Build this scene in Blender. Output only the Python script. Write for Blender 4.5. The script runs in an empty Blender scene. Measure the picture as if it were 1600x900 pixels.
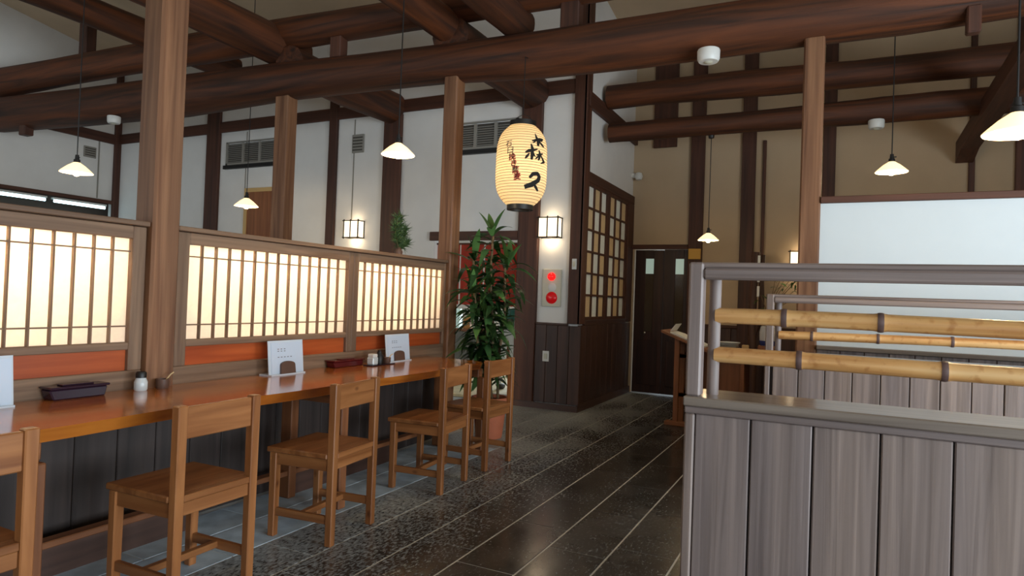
import bpy, bmesh, math, random
from mathutils import Vector, Matrix
random.seed(7)
S = bpy.context.scene
COL = S.collection
PI = math.pi

# ------------------------------------------------------------------ camera
def rot_basis(yaw, pitch, roll):
    fw = Vector((-math.sin(yaw)*math.cos(pitch), math.cos(yaw)*math.cos(pitch), math.sin(pitch)))
    r0 = Vector((math.cos(yaw), math.sin(yaw), 0)); u0 = r0.cross(fw)
    r = math.cos(roll)*r0 + math.sin(roll)*u0
    u = r.cross(fw)
    return r, u, fw
cd = bpy.data.cameras.new('camera'); cam = bpy.data.objects.new('camera', cd); COL.objects.link(cam)
r_, u_, f_ = rot_basis(math.radians(26.3), math.radians(0.9), math.radians(2.1))
cam.matrix_world = Matrix(((r_.x, u_.x, -f_.x, 0), (r_.y, u_.y, -f_.y, 0), (r_.z, u_.z, -f_.z, 1.25), (0, 0, 0, 1)))
cd.sensor_width = 36; cd.sensor_fit = 'HORIZONTAL'; cd.lens = 36*1020/1600; cd.clip_start = .02
S.camera = cam

# ------------------------------------------------------------------ world, daylight, exposure
W = bpy.data.worlds.new('overcast_sky'); S.world = W; W.use_nodes = True
bg = W.node_tree.nodes['Background']; bg.inputs[0].default_value = (.80, .92, 1.0, 1); bg.inputs[1].default_value = 1.2
S.view_settings.view_transform = 'Standard'; S.view_settings.look = 'None'
S.view_settings.exposure = 0.0; S.view_settings.gamma = 1; S.view_settings.use_curve_mapping = False

def area(name, loc, rot, sx, sy, power, col):
    l = bpy.data.lights.new(name, 'AREA'); l.shape = 'RECTANGLE'; l.size = sx; l.size_y = sy
    l.energy = power; l.color = col
    o = bpy.data.objects.new(name, l); COL.objects.link(o); o.location = loc; o.rotation_euler = rot
    return o
DAY = (.80, .92, 1.0)
# daylight standing in the right wall's openings and an added rear-left window (built below)
area('daylight_right', (3.74, .9, 1.2), (0, PI/2, 0), 1.7, 5.6, 410, DAY)
area('rear_fill_light', (-7.6, -2.94, 1.65), (PI/2, 0, 0), 5.8, 1.5, 85, DAY)  # fill from an unseen rear-left window, placed there to brighten the left walls
area('daylight_shop', (-4.3, 10.32, 1.35), (-PI/2, 0, 0), 1.3, 1.3, 50, DAY)

def point(name, loc, power, col, rad=.03):
    l = bpy.data.lights.new(name, 'POINT'); l.energy = power; l.color = col; l.shadow_soft_size = rad
    o = bpy.data.objects.new(name, l); COL.objects.link(o); o.location = loc
    return o

# ------------------------------------------------------------------ materials
def lin(c):
    return tuple(((v/255)/12.92 if v/255 <= .04045 else ((v/255+.055)/1.055)**2.4) for v in c) + (1,)
def newmat(name):
    m = bpy.data.materials.new(name); m.use_nodes = True
    return m, m.node_tree, m.node_tree.nodes, m.node_tree.links, m.node_tree.nodes['Principled BSDF']
def ramp(N, stops):
    r = N.new('ShaderNodeValToRGB'); e = r.color_ramp.elements
    e[0].position, e[0].color = stops[0]; e[1].position, e[1].color = stops[-1]
    for p, c in stops[1:-1]:
        x = e.new(p); x.color = c
    return r
def coords(N, L, scale, rand=True, world=False):
    if world:
        src = N.new('ShaderNodeNewGeometry').outputs['Position']
    else:
        src = N.new('ShaderNodeTexCoord').outputs['Object']
    if rand:
        oi = N.new('ShaderNodeObjectInfo'); mu = N.new('ShaderNodeMath'); mu.operation = 'MULTIPLY'; mu.inputs[1].default_value = 53.7
        L.new(oi.outputs['Random'], mu.inputs[0])
        cb = N.new('ShaderNodeCombineXYZ')
        for i in range(3): L.new(mu.outputs[0], cb.inputs[i])
        ad = N.new('ShaderNodeVectorMath'); ad.operation = 'ADD'; L.new(src, ad.inputs[0]); L.new(cb.outputs[0], ad.inputs[1]); src = ad.outputs[0]
    mp = N.new('ShaderNodeMapping'); mp.inputs['Scale'].default_value = scale; L.new(src, mp.inputs[0])
    return mp.outputs[0]
def wood(name, dark, light, axis='Z', rough=.55, fine=26, along=1.3, bump=.12, knots=0, coat=0, vary=.18, tint=None):
    m, t, N, L, B = newmat(name)
    sc = {'X': (along, fine, fine), 'Y': (fine, along, fine), 'Z': (fine, fine, along)}[axis]
    v = coords(N, L, sc)
    n1 = N.new('ShaderNodeTexNoise'); n1.inputs['Scale'].default_value = 1; n1.inputs['Detail'].default_value = 5; n1.inputs['Distortion'].default_value = .7
    L.new(v, n1.inputs['Vector'])
    rp = ramp(N, [(.3, lin(dark)), (.7, lin(light))]); L.new(n1.outputs[0], rp.inputs[0])
    v2 = coords(N, L, tuple(s*.16 for s in sc))
    n2 = N.new('ShaderNodeTexNoise'); n2.inputs['Scale'].default_value = 1; n2.inputs['Detail'].default_value = 3; L.new(v2, n2.inputs['Vector'])
    r2 = ramp(N, [(.3, (1-vary*1.6,)*3 + (1,)), (.7, (1+vary,)*3 + (1,))]); L.new(n2.outputs[0], r2.inputs[0])
    if tint:
        r2.color_ramp.elements[0].color = tint[0]; r2.color_ramp.elements[1].color = tint[1]
    mx = N.new('ShaderNodeMix'); mx.data_type = 'RGBA'; mx.blend_type = 'MULTIPLY'; mx.inputs[0].default_value = 1
    L.new(rp.outputs[0], mx.inputs[6]); L.new(r2.outputs[0], mx.inputs[7])
    out = mx.outputs[2]
    if knots:
        v3 = coords(N, L, {'X': (knots*.6, knots, knots), 'Y': (knots, knots*.6, knots), 'Z': (knots, knots, knots*.6)}[axis])
        vo = N.new('ShaderNodeTexVoronoi'); vo.inputs['Scale'].default_value = 1; L.new(v3, vo.inputs['Vector'])
        r3 = ramp(N, [(.03, (.35, .25, .2, 1)), (.11, (1, 1, 1, 1))]); L.new(vo.outputs['Distance'], r3.inputs[0])
        m3 = N.new('ShaderNodeMix'); m3.data_type = 'RGBA'; m3.blend_type = 'MULTIPLY'; m3.inputs[0].default_value = .9
        L.new(out, m3.inputs[6]); L.new(r3.outputs[0], m3.inputs[7]); out = m3.outputs[2]
    L.new(out, B.inputs['Base Color'])
    B.inputs['Roughness'].default_value = rough
    if coat: B.inputs['Coat Weight'].default_value = coat; B.inputs['Coat Roughness'].default_value = .12
    if bump:
        b = N.new('ShaderNodeBump'); b.inputs['Strength'].default_value = bump; b.inputs['Distance'].default_value = .01
        L.new(n1.outputs[0], b.inputs['Height']); L.new(b.outputs[0], B.inputs['Normal'])
    return m
def wood3(name, *a, **k):
    return {ax: wood(name+'_'+ax.lower(), *a, axis=ax, **k) for ax in 'XYZ'}
def plain(name, col, rough=.5, metal=0, noise=0, nscale=8, emit=None, estr=0, trans=0, spec=None, bump=0):
    m, t, N, L, B = newmat(name)
    B.inputs['Base Color'].default_value = lin(col); B.inputs['Roughness'].default_value = rough; B.inputs['Metallic'].default_value = metal
    if spec is not None: B.inputs['Specular IOR Level'].default_value = spec
    if noise or bump:
        v = coords(N, L, (nscale,)*3)
        n = N.new('ShaderNodeTexNoise'); n.inputs['Scale'].default_value = 1; n.inputs['Detail'].default_value = 6; L.new(v, n.inputs['Vector'])
        c = lin(col)
        r = ramp(N, [(.3, tuple(x*(1-noise) for x in c[:3])+(1,)), (.7, tuple(min(1, x*(1+noise)) for x in c[:3])+(1,))])
        L.new(n.outputs[0], r.inputs[0]); L.new(r.outputs[0], B.inputs['Base Color'])
        if bump:
            b = N.new('ShaderNodeBump'); b.inputs['Strength'].default_value = bump; b.inputs['Distance'].default_value = .01
            L.new(n.outputs[0], b.inputs['Height']); L.new(b.outputs[0], B.inputs['Normal'])
    if emit:
        B.inputs['Emission Color'].default_value = lin(emit); B.inputs['Emission Strength'].default_value = estr
    if trans: B.inputs['Transmission Weight'].default_value = trans
    return m
def paper(name, col, trans=.55, noise=.05):
    m, t, N, L, B = newmat(name)
    N.remove(B)
    v = coords(N, L, (26, 26, 26)); n = N.new('ShaderNodeTexNoise'); n.inputs['Scale'].default_value = 1; n.inputs['Detail'].default_value = 5; n.inputs['Distortion'].default_value = 1.5; L.new(v, n.inputs['Vector'])
    c = lin(col); r = ramp(N, [(.3, tuple(x*(1-noise) for x in c[:3])+(1,)), (.7, tuple(min(1, x*(1+noise)) for x in c[:3])+(1,))]); L.new(n.outputs[0], r.inputs[0])
    d = N.new('ShaderNodeBsdfDiffuse'); tr = N.new('ShaderNodeBsdfTranslucent'); mx = N.new('ShaderNodeMixShader'); mx.inputs[0].default_value = trans
    L.new(r.outputs[0], d.inputs[0]); L.new(r.outputs[0], tr.inputs[0]); L.new(d.outputs[0], mx.inputs[1]); L.new(tr.outputs[0], mx.inputs[2])
    L.new(mx.outputs[0], N['Material Output'].inputs[0])
    return m

M = {}
M['log'] = {ax: wood('aged_log_'+ax.lower(), (42, 20, 7), (102, 52, 20), axis=ax, rough=.68, fine=14, along=.8, bump=.8, vary=.3) for ax in 'XYZ'}
M['post'] = wood3('post_timber', (102, 63, 38), (150, 106, 74), rough=.6, fine=24, along=.9, bump=.15)
M['stud'] = wood3('dark_stud_timber', (64, 36, 25), (92, 54, 38), rough=.6, fine=22, along=.9, bump=.12)
M['frame'] = wood3('partition_timber', (102, 76, 58), (142, 112, 88), rough=.6, fine=26, along=1, bump=.12)
M['grey'] = wood3('weathered_grey_timber', (104, 91, 85), (146, 131, 123), rough=.5, fine=40, along=1.0, bump=.12, vary=.2, tint=((.82, .82, .90, 1), (1.1, 1.04, 1.0, 1)))
M['greycap'] = wood3('worn_cap_timber', (98, 84, 74), (136, 122, 110), rough=.3, fine=20, along=1, bump=.03, coat=.5)
M['chair'] = wood3('chair_pine', (120, 70, 35), (162, 106, 62), rough=.38, fine=20, along=1.6, bump=.08, knots=7)
M['counter'] = wood3('varnished_counter_timber', (150, 78, 26), (204, 124, 48), rough=.18, fine=14, along=1.0, bump=.03, coat=.6)
M['redwood'] = wood3('red_panel_timber', (140, 54, 22), (184, 88, 42), rough=.35, fine=16, along=1, bump=.05)
M['dark'] = wood3('dark_wainscot_timber', (62, 41, 33), (88, 60, 49), rough=.5, fine=20, along=.9, bump=.12)
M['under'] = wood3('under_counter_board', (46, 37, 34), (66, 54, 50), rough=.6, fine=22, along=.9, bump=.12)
M['door'] = wood3('door_timber', (40, 22, 17), (66, 38, 30), rough=.4, fine=20, along=.9, bump=.08)
M['stand'] = wood3('orange_stand_timber', (112, 66, 38), (152, 96, 58), rough=.5, fine=18, along=1, bump=.08)
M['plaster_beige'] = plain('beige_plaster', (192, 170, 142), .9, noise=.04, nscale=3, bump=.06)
M['plaster'] = plain('white_plaster', (232, 230, 227), .9, noise=.03, nscale=3, bump=.06)
M['plaster_warm'] = plain('ceiling_plaster', (206, 182, 152), .9, noise=.05, nscale=2.5, bump=.08)
M['screenwhite'] = plain('white_screen_board', (214, 222, 226), .6, noise=.01)
M['black'] = plain('black_fitting', (22, 20, 20), .45)
M['iron'] = plain('dark_iron', (46, 40, 36), .5, .6)
M['whiteplastic'] = plain('white_plastic', (222, 222, 218), .4)
M['ivory'] = plain('ivory_metal_plate', (206, 202, 182), .45)
M['red'] = plain('red_alarm_lens', (190, 16, 28), .2, emit=(255, 20, 20), estr=.15)
M['redlit'] = plain('lit_red_lens', (230, 20, 26), .2, emit=(255, 22, 20), estr=1.6)
M['ventgrey'] = plain('vent_grey', (146, 142, 134), .6)
M['ventdark'] = plain('vent_dark', (72, 67, 60), .7)
M['shoji'] = paper('shoji_paper', (250, 242, 232), .6, .03)
M['lantern'] = paper('lantern_paper', (250, 232, 196), .62, .02)
M['ink'] = plain('black_ink', (20, 16, 14), .8)
M['redink'] = plain('red_ink', (196, 62, 44), .8)
M['rib'] = plain('lantern_rib', (150, 92, 44), .7)
M['lampglass'] = plain('milk_glass_shade', (250, 240, 220), .25, emit=(255, 218, 160), estr=1.6)
M['bulb'] = plain('lit_bulb', (255, 240, 210), .3, emit=(255, 226, 170), estr=22)
M['sconcepaper'] = plain('lit_sconce_paper', (250, 238, 220), .6, emit=(255, 228, 186), estr=2.2)
M['tube'] = plain('fluorescent_tube', (240, 250, 255), .3, emit=(206, 246, 255), estr=5)
M['terracotta'] = plain('terracotta', (200, 116, 84), .75, noise=.1, nscale=9, bump=.1)
M['soil'] = plain('potting_soil', (52, 40, 32), .95, noise=.3, nscale=40, bump=.5)
M['leaf'] = plain('dark_green_leaf', (76, 118, 68), .3, noise=.25, nscale=6)
M['leaf2'] = plain('mid_green_leaf', (98, 140, 76), .3, noise=.25, nscale=6)
M['pine'] = plain('pine_needle', (58, 84, 42), .6, noise=.3, nscale=30)
M['cane'] = plain('plant_cane', (112, 90, 62), .8, noise=.2, nscale=20, bump=.3)
M['card'] = plain('white_menu_card', (200, 212, 228), .35)
M['cardclear'] = plain('clear_card_holder', (205, 214, 224), .12)
M['print'] = plain('grey_print', (120, 124, 134), .7)
M['lacquer'] = plain('purple_black_lacquer', (50, 30, 44), .16)
M['maroon'] = plain('maroon_lacquer', (92, 26, 28), .2)
M['jarglass'] = plain('shaker_glass', (208, 214, 216), .1)
M['brownclay'] = plain('brown_clay', (92, 66, 54), .5, noise=.1)
M['noren'] = plain('red_cloth', (172, 72, 54), .85, noise=.12, nscale=5, bump=.1)
M['yellowplaque'] = plain('gold_notice', (214, 166, 72), .5)
M['glassgreen'] = plain('frosted_door_glass', (196, 216, 208), .3, emit=(200, 232, 220), estr=.28)
M['latwhite'] = paper('white_lattice_paper', (244, 246, 240), .2)
M['lattan'] = paper('tan_lattice_paper', (232, 208, 166), .2)
M['grout'] = plain('pale_grout', (196, 194, 188), .8, noise=.15, nscale=6)
M['darkfloor'] = plain('dark_concrete', (52, 48, 45), .5, noise=.2, nscale=3)
M['concrete'] = plain('blue_grey_concrete', (176, 190, 200), .6, noise=.28, nscale=7, bump=.15)
M['shopfloor'] = plain('pale_shop_floor', (206, 190, 150), .6, noise=.1)
M['greycloth'] = plain('light_grey_trousers', (196, 200, 196), .85, noise=.05)
M['greencloth'] = plain('teal_green_jacket', (30, 92, 80), .8, noise=.15)
M['hair'] = plain('white_hair', (226, 228, 228), .7, noise=.1, nscale=60, bump=.4)
M['skin'] = plain('skin', (214, 164, 136), .55)
M['beltblack'] = plain('black_belt', (22, 22, 24), .5)
M['porcelain'] = plain('white_porcelain', (222, 222, 224), .2)
M['cobalt'] = plain('cobalt_glaze', (52, 66, 130), .25)
M['bluecloth'] = plain('navy_cloth', (36, 42, 82), .8, noise=.1)
M['stone'] = plain('grey_kerb_stone', (106, 106, 102), .7, noise=.2, nscale=9, bump=.3)
M['paperwhite'] = plain('white_paper', (230, 232, 230), .7)
M['pink'] = plain('pink_packet', (206, 120, 132), .5)
M['orangepack'] = plain('orange_packet', (198, 138, 70), .5)

def bamboo_mat():
    m, t, N, L, B = newmat('bamboo_culm')
    v = coords(N, L, (1.5, 40, 40)); n = N.new('ShaderNodeTexNoise'); n.inputs['Scale'].default_value = 1; n.inputs['Detail'].default_value = 6; L.new(v, n.inputs['Vector'])
    r = ramp(N, [(.25, lin((168, 112, 62))), (.5, lin((206, 156, 98))), (.75, lin((220, 180, 126)))]); L.new(n.outputs[0], r.inputs[0])
    v2 = coords(N, L, (30, 30, 30)); n2 = N.new('ShaderNodeTexNoise'); n2.inputs['Scale'].default_value = 1; n2.inputs['Detail'].default_value = 4; L.new(v2, n2.inputs['Vector'])
    r2 = ramp(N, [(.32, (.72, .6, .5, 1)), (.45, (1, 1, 1, 1))]); L.new(n2.outputs[0], r2.inputs[0])
    mx = N.new('ShaderNodeMix'); mx.data_type = 'RGBA'; mx.blend_type = 'MULTIPLY'; mx.inputs[0].default_value = .8; L.new(r.outputs[0], mx.inputs[6]); L.new(r2.outputs[0], mx.inputs[7])
    L.new(mx.outputs[2], B.inputs['Base Color']); B.inputs['Roughness'].default_value = .32
    return m
M['bamboo'] = bamboo_mat()
M['node'] = plain('bamboo_node', (92, 70, 66), .5, noise=.2, nscale=30)

def tile_mat():
    m, t, N, L, B = newmat('dark_stone_tile')
    v = coords(N, L, (5, 5, 5), rand=True); n = N.new('ShaderNodeTexNoise'); n.inputs['Scale'].default_value = 1; n.inputs['Detail'].default_value = 7; L.new(v, n.inputs['Vector'])
    r = ramp(N, [(.3, lin((34, 29, 26))), (.7, lin((64, 59, 55)))]); L.new(n.outputs[0], r.inputs[0])
    # pale chips worn into the stone, thickest along the lane where chairs are pulled
    v2 = coords(N, L, (70, 30, 30), rand=False, world=True); n2 = N.new('ShaderNodeTexNoise'); n2.inputs['Scale'].default_value = 1; n2.inputs['Detail'].default_value = 4; n2.inputs['Roughness'].default_value = .7; L.new(v2, n2.inputs['Vector'])
    g = N.new('ShaderNodeNewGeometry'); sp = N.new('ShaderNodeSeparateXYZ'); L.new(g.outputs['Position'], sp.inputs[0])
    v3 = coords(N, L, (1.6, 1.0, 1), rand=False, world=True); n3 = N.new('ShaderNodeTexNoise'); n3.inputs['Scale'].default_value = 1; n3.inputs['Detail'].default_value = 3; L.new(v3, n3.inputs['Vector'])
    mr = N.new('ShaderNodeMapRange'); mr.inputs[1].default_value = -2.5; mr.inputs[2].default_value = -1.45; mr.inputs[3].default_value = .2; mr.inputs[4].default_value = -.08; L.new(sp.outputs[0], mr.inputs[0])
    a = N.new('ShaderNodeMath'); a.operation = 'ADD'; L.new(n2.outputs[0], a.inputs[0]); L.new(mr.outputs[0], a.inputs[1])
    s = N.new('ShaderNodeMath'); s.operation = 'MULTIPLY_ADD'; s.inputs[1].default_value = .35; L.new(n3.outputs[0], s.inputs[0]); L.new(a.outputs[0], s.inputs[2])
    rm = ramp(N, [(.68, (0, 0, 0, 1)), (.97, (1, 1, 1, 1))]); L.new(s.outputs[0], rm.inputs[0])
    mx = N.new('ShaderNodeMix'); mx.data_type = 'RGBA'; L.new(rm.outputs[0], mx.inputs[0]); L.new(r.outputs[0], mx.inputs[6]); mx.inputs[7].default_value = lin((168, 174, 176))
    L.new(mx.outputs[2], B.inputs['Base Color'])
    rr = N.new('ShaderNodeMapRange'); rr.inputs[1].default_value = .3; rr.inputs[2].default_value = .7; rr.inputs[3].default_value = .12; rr.inputs[4].default_value = .34; L.new(n3.outputs[0], rr.inputs[0])
    ad = N.new('ShaderNodeMath'); ad.operation = 'MULTIPLY_ADD'; ad.inputs[1].default_value = .3; L.new(rm.outputs[0], ad.inputs[0]); L.new(rr.outputs[0], ad.inputs[2])
    L.new(ad.outputs[0], B.inputs['Roughness'])
    b = N.new('ShaderNodeBump'); b.inputs['Strength'].default_value = .12; b.inputs['Distance'].default_value = .01; L.new(n.outputs[0], b.inputs['Height']); L.new(b.outputs[0], B.inputs['Normal'])
    return m
M['tile'] = tile_mat()

# ------------------------------------------------------------------ geometry helpers
class G:
    """collects shapes in one bmesh"""
    def __init__(s): s.bm = bmesh.new()
    def box(s, x0, x1, y0, y1, z0, z1, bev=0, mat=None):
        r = bmesh.ops.create_cube(s.bm, size=1)
        vs = r['verts']
        for v in vs:
            v.co = Vector(((x0+x1)/2+v.co.x*(x1-x0), (y0+y1)/2+v.co.y*(y1-y0), (z0+z1)/2+v.co.z*(z1-z0)))
        if bev:
            es = list({e for v in vs for e in v.link_edges})
            bmesh.ops.bevel(s.bm, geom=es, offset=bev, segments=1, affect='EDGES', clamp_overlap=True)
        return s
    def tube(s, pts, rad, n=10, cap=True, wob=0, seed=0):
        rnd = random.Random(seed)
        pts = [Vector(p) for p in pts]; k = len(pts)
        rads = rad if isinstance(rad, (list, tuple)) else [rad]*k
        rings = []
        ph = [rnd.uniform(0, 6.28) for _ in range(4)]
        up = None
        for i, p in enumerate(pts):
            d = (pts[min(i+1, k-1)]-pts[max(i-1, 0)]).normalized()
            if up is None:
                up = Vector((0, 0, 1)) if abs(d.z) < .9 else Vector((1, 0, 0))
            a = d.cross(up).normalized(); b = a.cross(d).normalized(); up = b
            ring = []
            for j in range(n):
                t = 2*PI*j/n
                rr = rads[i]*(1+wob*.35*rnd.uniform(-1, 1)+wob*(math.sin(2*t+ph[0]+i*.6)*.5+math.sin(3*t+ph[1]-i*.4)*.35+math.sin(5*t+ph[2]+i*.9)*.15))
                ring.append(s.bm.verts.new(p+a*math.cos(t)*rr+b*math.sin(t)*rr))
            rings.append(ring)
        for i in range(k-1):
            for j in range(n):
                s.bm.faces.new((rings[i][j], rings[i][(j+1) % n], rings[i+1][(j+1) % n], rings[i+1][j]))
        if cap:
            s.bm.faces.new(rings[0][::-1]); s.bm.faces.new(rings[-1])
        return s
    def lathe(s, prof, c=(0, 0, 0), n=24, close=False):
        c = Vector(c); rings = []
        for r, z in prof:
            if r < 1e-5: rings.append([s.bm.verts.new(c+Vector((0, 0, z)))])
            else: rings.append([s.bm.verts.new(c+Vector((r*math.cos(2*PI*j/n), r*math.sin(2*PI*j/n), z))) for j in range(n)])
        for i in range(len(rings)-1):
            A, Bq = rings[i], rings[i+1]
            for j in range(n):
                j2 = (j+1) % n
                if len(A) == 1 and len(Bq) == 1: continue
                if len(A) == 1: s.bm.faces.new((A[0], Bq[j2], Bq[j]))
                elif len(Bq) == 1: s.bm.faces.new((A[j], A[j2], Bq[0]))
                else: s.bm.faces.new((A[j], A[j2], Bq[j2], Bq[j]))
        return s
    def prism(s, poly, fn, d):
        """poly: 2-D outline; fn maps (u,v,w) to a point; w runs 0..d"""
        a = [s.bm.verts.new(fn(u, v, 0)) for u, v in poly]; b = [s.bm.verts.new(fn(u, v, d)) for u, v in poly]
        s.bm.faces.new(a[::-1]); s.bm.faces.new(b)
        for i in range(len(poly)):
            j = (i+1) % len(poly); s.bm.faces.new((a[i], a[j], b[j], b[i]))
        return s
    def xform(s, M4):
        bmesh.ops.transform(s.bm, matrix=M4, verts=s.bm.verts); return s
def mesh_of(name, g, mat, smooth=False):
    bmesh.ops.recalc_face_normals(g.bm, faces=g.bm.faces)
    me = bpy.data.meshes.new(name); g.bm.to_mesh(me); g.bm.free()
    me.materials.append(mat)
    if smooth:
        for p in me.polygons: p.use_smooth = True
        if hasattr(me, 'set_sharp_from_angle'): me.set_sharp_from_angle(angle=math.radians(40))
    return me
def link(name, me, parent=None, loc=None):
    o = bpy.data.objects.new(name, me); COL.objects.link(o)
    if parent: o.parent = parent
    if loc is not None: o.location = loc
    return o
def wloc(o):
    v = Vector((0, 0, 0))
    while o: v = v+o.location; o = o.parent
    return v
def part(name, g, mat, parent, smooth=False, label=None, kind=None, local=False):
    """g in world coordinates unless local; becomes a child of parent"""
    if not local: g.xform(Matrix.Translation(-wloc(parent)))
    o = link(name, mesh_of(name, g, mat, smooth), parent)
    if label: o['label'] = label
    if kind: o['kind'] = kind
    return o
def tag(o, label, cat, group=None):
    o['label'] = label; o['category'] = cat; o['kind'] = 'thing'
    if group: o['group'] = group
    return o
def thing(name, label, cat, loc=(0, 0, 0), group=None, rz=0):
    o = bpy.data.objects.new(name, None); COL.objects.link(o); o.location = loc; o.rotation_euler = (0, 0, rz); o.empty_display_size = .1
    return tag(o, label, cat, group)
def solo(name, g, mat, label, cat, loc=(0, 0, 0), group=None, smooth=False):
    g.xform(Matrix.Translation(-Vector(loc)))
    o = link(name, mesh_of(name, g, mat, smooth), None, loc)
    return tag(o, label, cat, group)
def struct(name, g, mat):
    o = link(name, mesh_of(name, g, mat)); o['kind'] = 'structure'
    return o
def piece(name, me, parent, loc, rot=None):
    o = link(name, me, parent); o.location = Vector(loc)-wloc(parent)
    if rot: o.rotation_euler = rot
    return o
B1 = lambda *a, **k: G().box(*a, **k)

# ------------------------------------------------------------------ the room
XC, YB, YD, XL, XR, YR = -2.58, 6.95, 8.95, -11.0, 3.8, -3.0
g = G().box(XL-.2, XR+.2, YR-.2, 10.6, -.2, -.012)
floor = struct('floor', g, M['darkfloor'])
part('grout_bed', B1(-3.13, -.32, .3, 8.92, -.012, -.0025), M['grout'], floor)
part('grout_bed', B1(-4.66, -3.13, 5.3, 7.02, -.012, -.0025), M['grout'], floor)
# tiles, each one a piece
PIT = .303; X0 = -1.57
gap = .0095
def tile_mesh(w, l, mat): return mesh_of('tile', G().box(-w/2, w/2, -l/2, l/2, -.012, 0, bev=.0015), mat)
tm = {}
def put_tile(k, ya, yb):
    xc = X0+PIT*(k+.5); l = round(yb-ya-.0065, 3); mat = 'concrete' if xc < -2.5 and ya < 4.4 else 'tile'
    key = (l, mat)
    if key not in tm: tm[key] = tile_mesh(PIT-gap, l, M[mat])
    piece('tile', tm[key], floor, (xc, (ya+yb)/2, 0))
for k in range(-5, 4):
    off = {-2: 2.85, 0: 3.35, 1: 3.75, 2: 3.26}.get(k, 3.05+.23*(k % 3))
    L_ = .66
    ys = [.35]+[y for y in [off+L_*i for i in range(-6, 12)] if .5 < y < 8.7]+[8.91]
    for a, b in zip(ys, ys[1:]): put_tile(k, a, b)
for k in range(-10, -5):
    for a, b in ((5.32, 6.1), (6.1, 6.7), (6.7, 7.01)): put_tile(k, a, b)

# ceiling: sloping plaster
g = G()
sec = [(YR-.2, 5.6), (3.0, 5.6), (10.7, 4.45), (10.7, 4.6), (3.0, 5.75), (YR-.2, 5.75)]
g.prism(sec, lambda u, v, w: Vector((XL-.2+w, u, v)), XR-XL+.4)
struct('ceiling', g, M['plaster_warm'])

# back wall with the shop doorway
DX0, DX1, DZ = -4.55, -3.36, 2.0
g = G().box(XL, DX0, YB, YB+.15, 0, 5.6).box(DX0, DX1, YB, YB+.15, DZ, 5.6).box(DX1, XC, YB, YB+.15, 0, 5.6)
wb = struct('wall_back', g, M['plaster'])
def stud(parent, x0, x1, y0, y1, z0, z1, mat='stud', ax='Z', name='stud'):
    return part(name, B1(x0, x1, y0, y1, z0, z1, bev=.006), M[mat][ax], parent)
for x0, x1, z1 in ((-8.78, -8.5, 5.3), (-6.32, -6.18, 5.3), (-5.38, -5.1, 3.6)):
    stud(wb, x0, x1, YB-.05, YB, 0, z1)
stud(wb, -3.36, -3.1, YB-.06, YB+.15, 0, 3.6)
stud(wb, -2.70, XC+.03, YB-.06, YB, .985, 5.3)
stud(wb, XL, -3.36, YB-.04, YB, 3.62, 3.78, ax='X', name='rail')
stud(wb, -3.1, -2.70, YB-.04, YB, 3.62, 3.78, ax='X', name='rail')
stud(wb, DX0-.05, -3.36, YB-.05, YB, DZ-.06, DZ+.05, ax='X', name='lintel')
stud(wb, -3.1, -2.70, YB-.035, YB, .96, .985, 'dark', 'X', 'rail')
for i in range(4):
    w = (XC+.04+3.1)/4
    part('plank', B1(-3.1+w*i+.002, -3.1+w*(i+1)-.002, YB-.03, YB, .07, .96, bev=.004), M['dark']['Z'], wb)
part('skirting', B1(-3.36, XC+.04, YB-.065, YB-.055, 0, .07), M['dark']['X'], wb)
for x in (-7.95, -5.9, -4.2):   # shadow joints between plaster sheets
    part('joint_strip', B1(x-.008, x+.008, YB-.006, YB, 2.0, 3.6), M['ventgrey'], wb)

# side wall with the coloured paper lattice (faces the aisle)
g = G().box(XC-.15, XC, YB+.15, YD+.15, 0, 1.03).box(XC-.15, XC, YB+.15, YD+.15, 2.62, 5.6).box(XC-.15, XC, YB+.15, 7.06, 1.03, 2.62).box(XC-.15, XC, 8.68, YD+.15, 1.03, 2.62)
ws = struct('wall_side', g, M['plaster'])
stud(ws, XC, XC+.035, YB-.06, 7.06, .985, 5.2)
stud(ws, XC, XC+.03, 7.06, YD, 2.62, 2.74, ax='Y', name='rail')
stud(ws, XC, XC+.05, YB, YD, 3.46, 3.64, ax='Y', name='rail')
stud(ws, XC, XC+.03, 8.68, YD, .985, 2.62)
stud(ws, XC, XC+.035, 7.06, 8.68, .97, 1.03, 'dark', 'Y', 'rail')
for i in range(10):
    w = 2.0/10
    part('plank', B1(XC, XC+.03, YB-.03+w*i+.002, YB-.03+w*(i+1)-.002, .07, .97, bev=.004), M['dark']['Z'], ws)
part('skirting', B1(XC+.03, XC+.042, YB-.06, YD, 0, .09), M['dark']['Y'], ws)
def lattice(y0, y1, label, flip):
    t = thing('lattice_window', label, 'lattice window', (XC+.01, (y0+y1)/2, 1.03), 'paper lattice windows of the dark wall')
    z0, z1 = 1.03, 2.62; fr = .035
    g = G().box(XC-.02, XC+.02, y0, y0+fr, z0, z1).box(XC-.02, XC+.02, y1-fr, y1, z0, z1).box(XC-.02, XC+.02, y0+fr, y1-fr, z0, z0+fr).box(XC-.02, XC+.02, y0+fr, y1-fr, z1-fr, z1)
    part('frame', g, M['stud']['Z'], t)
    w = (y1-y0-2*fr)/3; h = (z1-z0-2*fr)/6
    for i in (1, 2): part('upright_bar', B1(XC-.008, XC+.014, y0+fr+w*i-.009, y0+fr+w*i+.009, z0+fr, z1-fr), M['stud']['Z'], t)
    for j in range(1, 6): part('cross_bar', B1(XC-.008, XC+.012, y0+fr, y1-fr, z0+fr+h*j-.012, z0+fr+h*j+.012), M['stud']['Y'], t)
    for i in range(3):
        for j in range(6):
            mat = 'latwhite' if (i+j+flip) % 2 else 'lattan'
            part('pane', B1(XC-.014, XC-.009, y0+fr+w*i, y0+fr+w*(i+1), z0+fr+h*j, z0+fr+h*(j+1)), M[mat], t)
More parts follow.
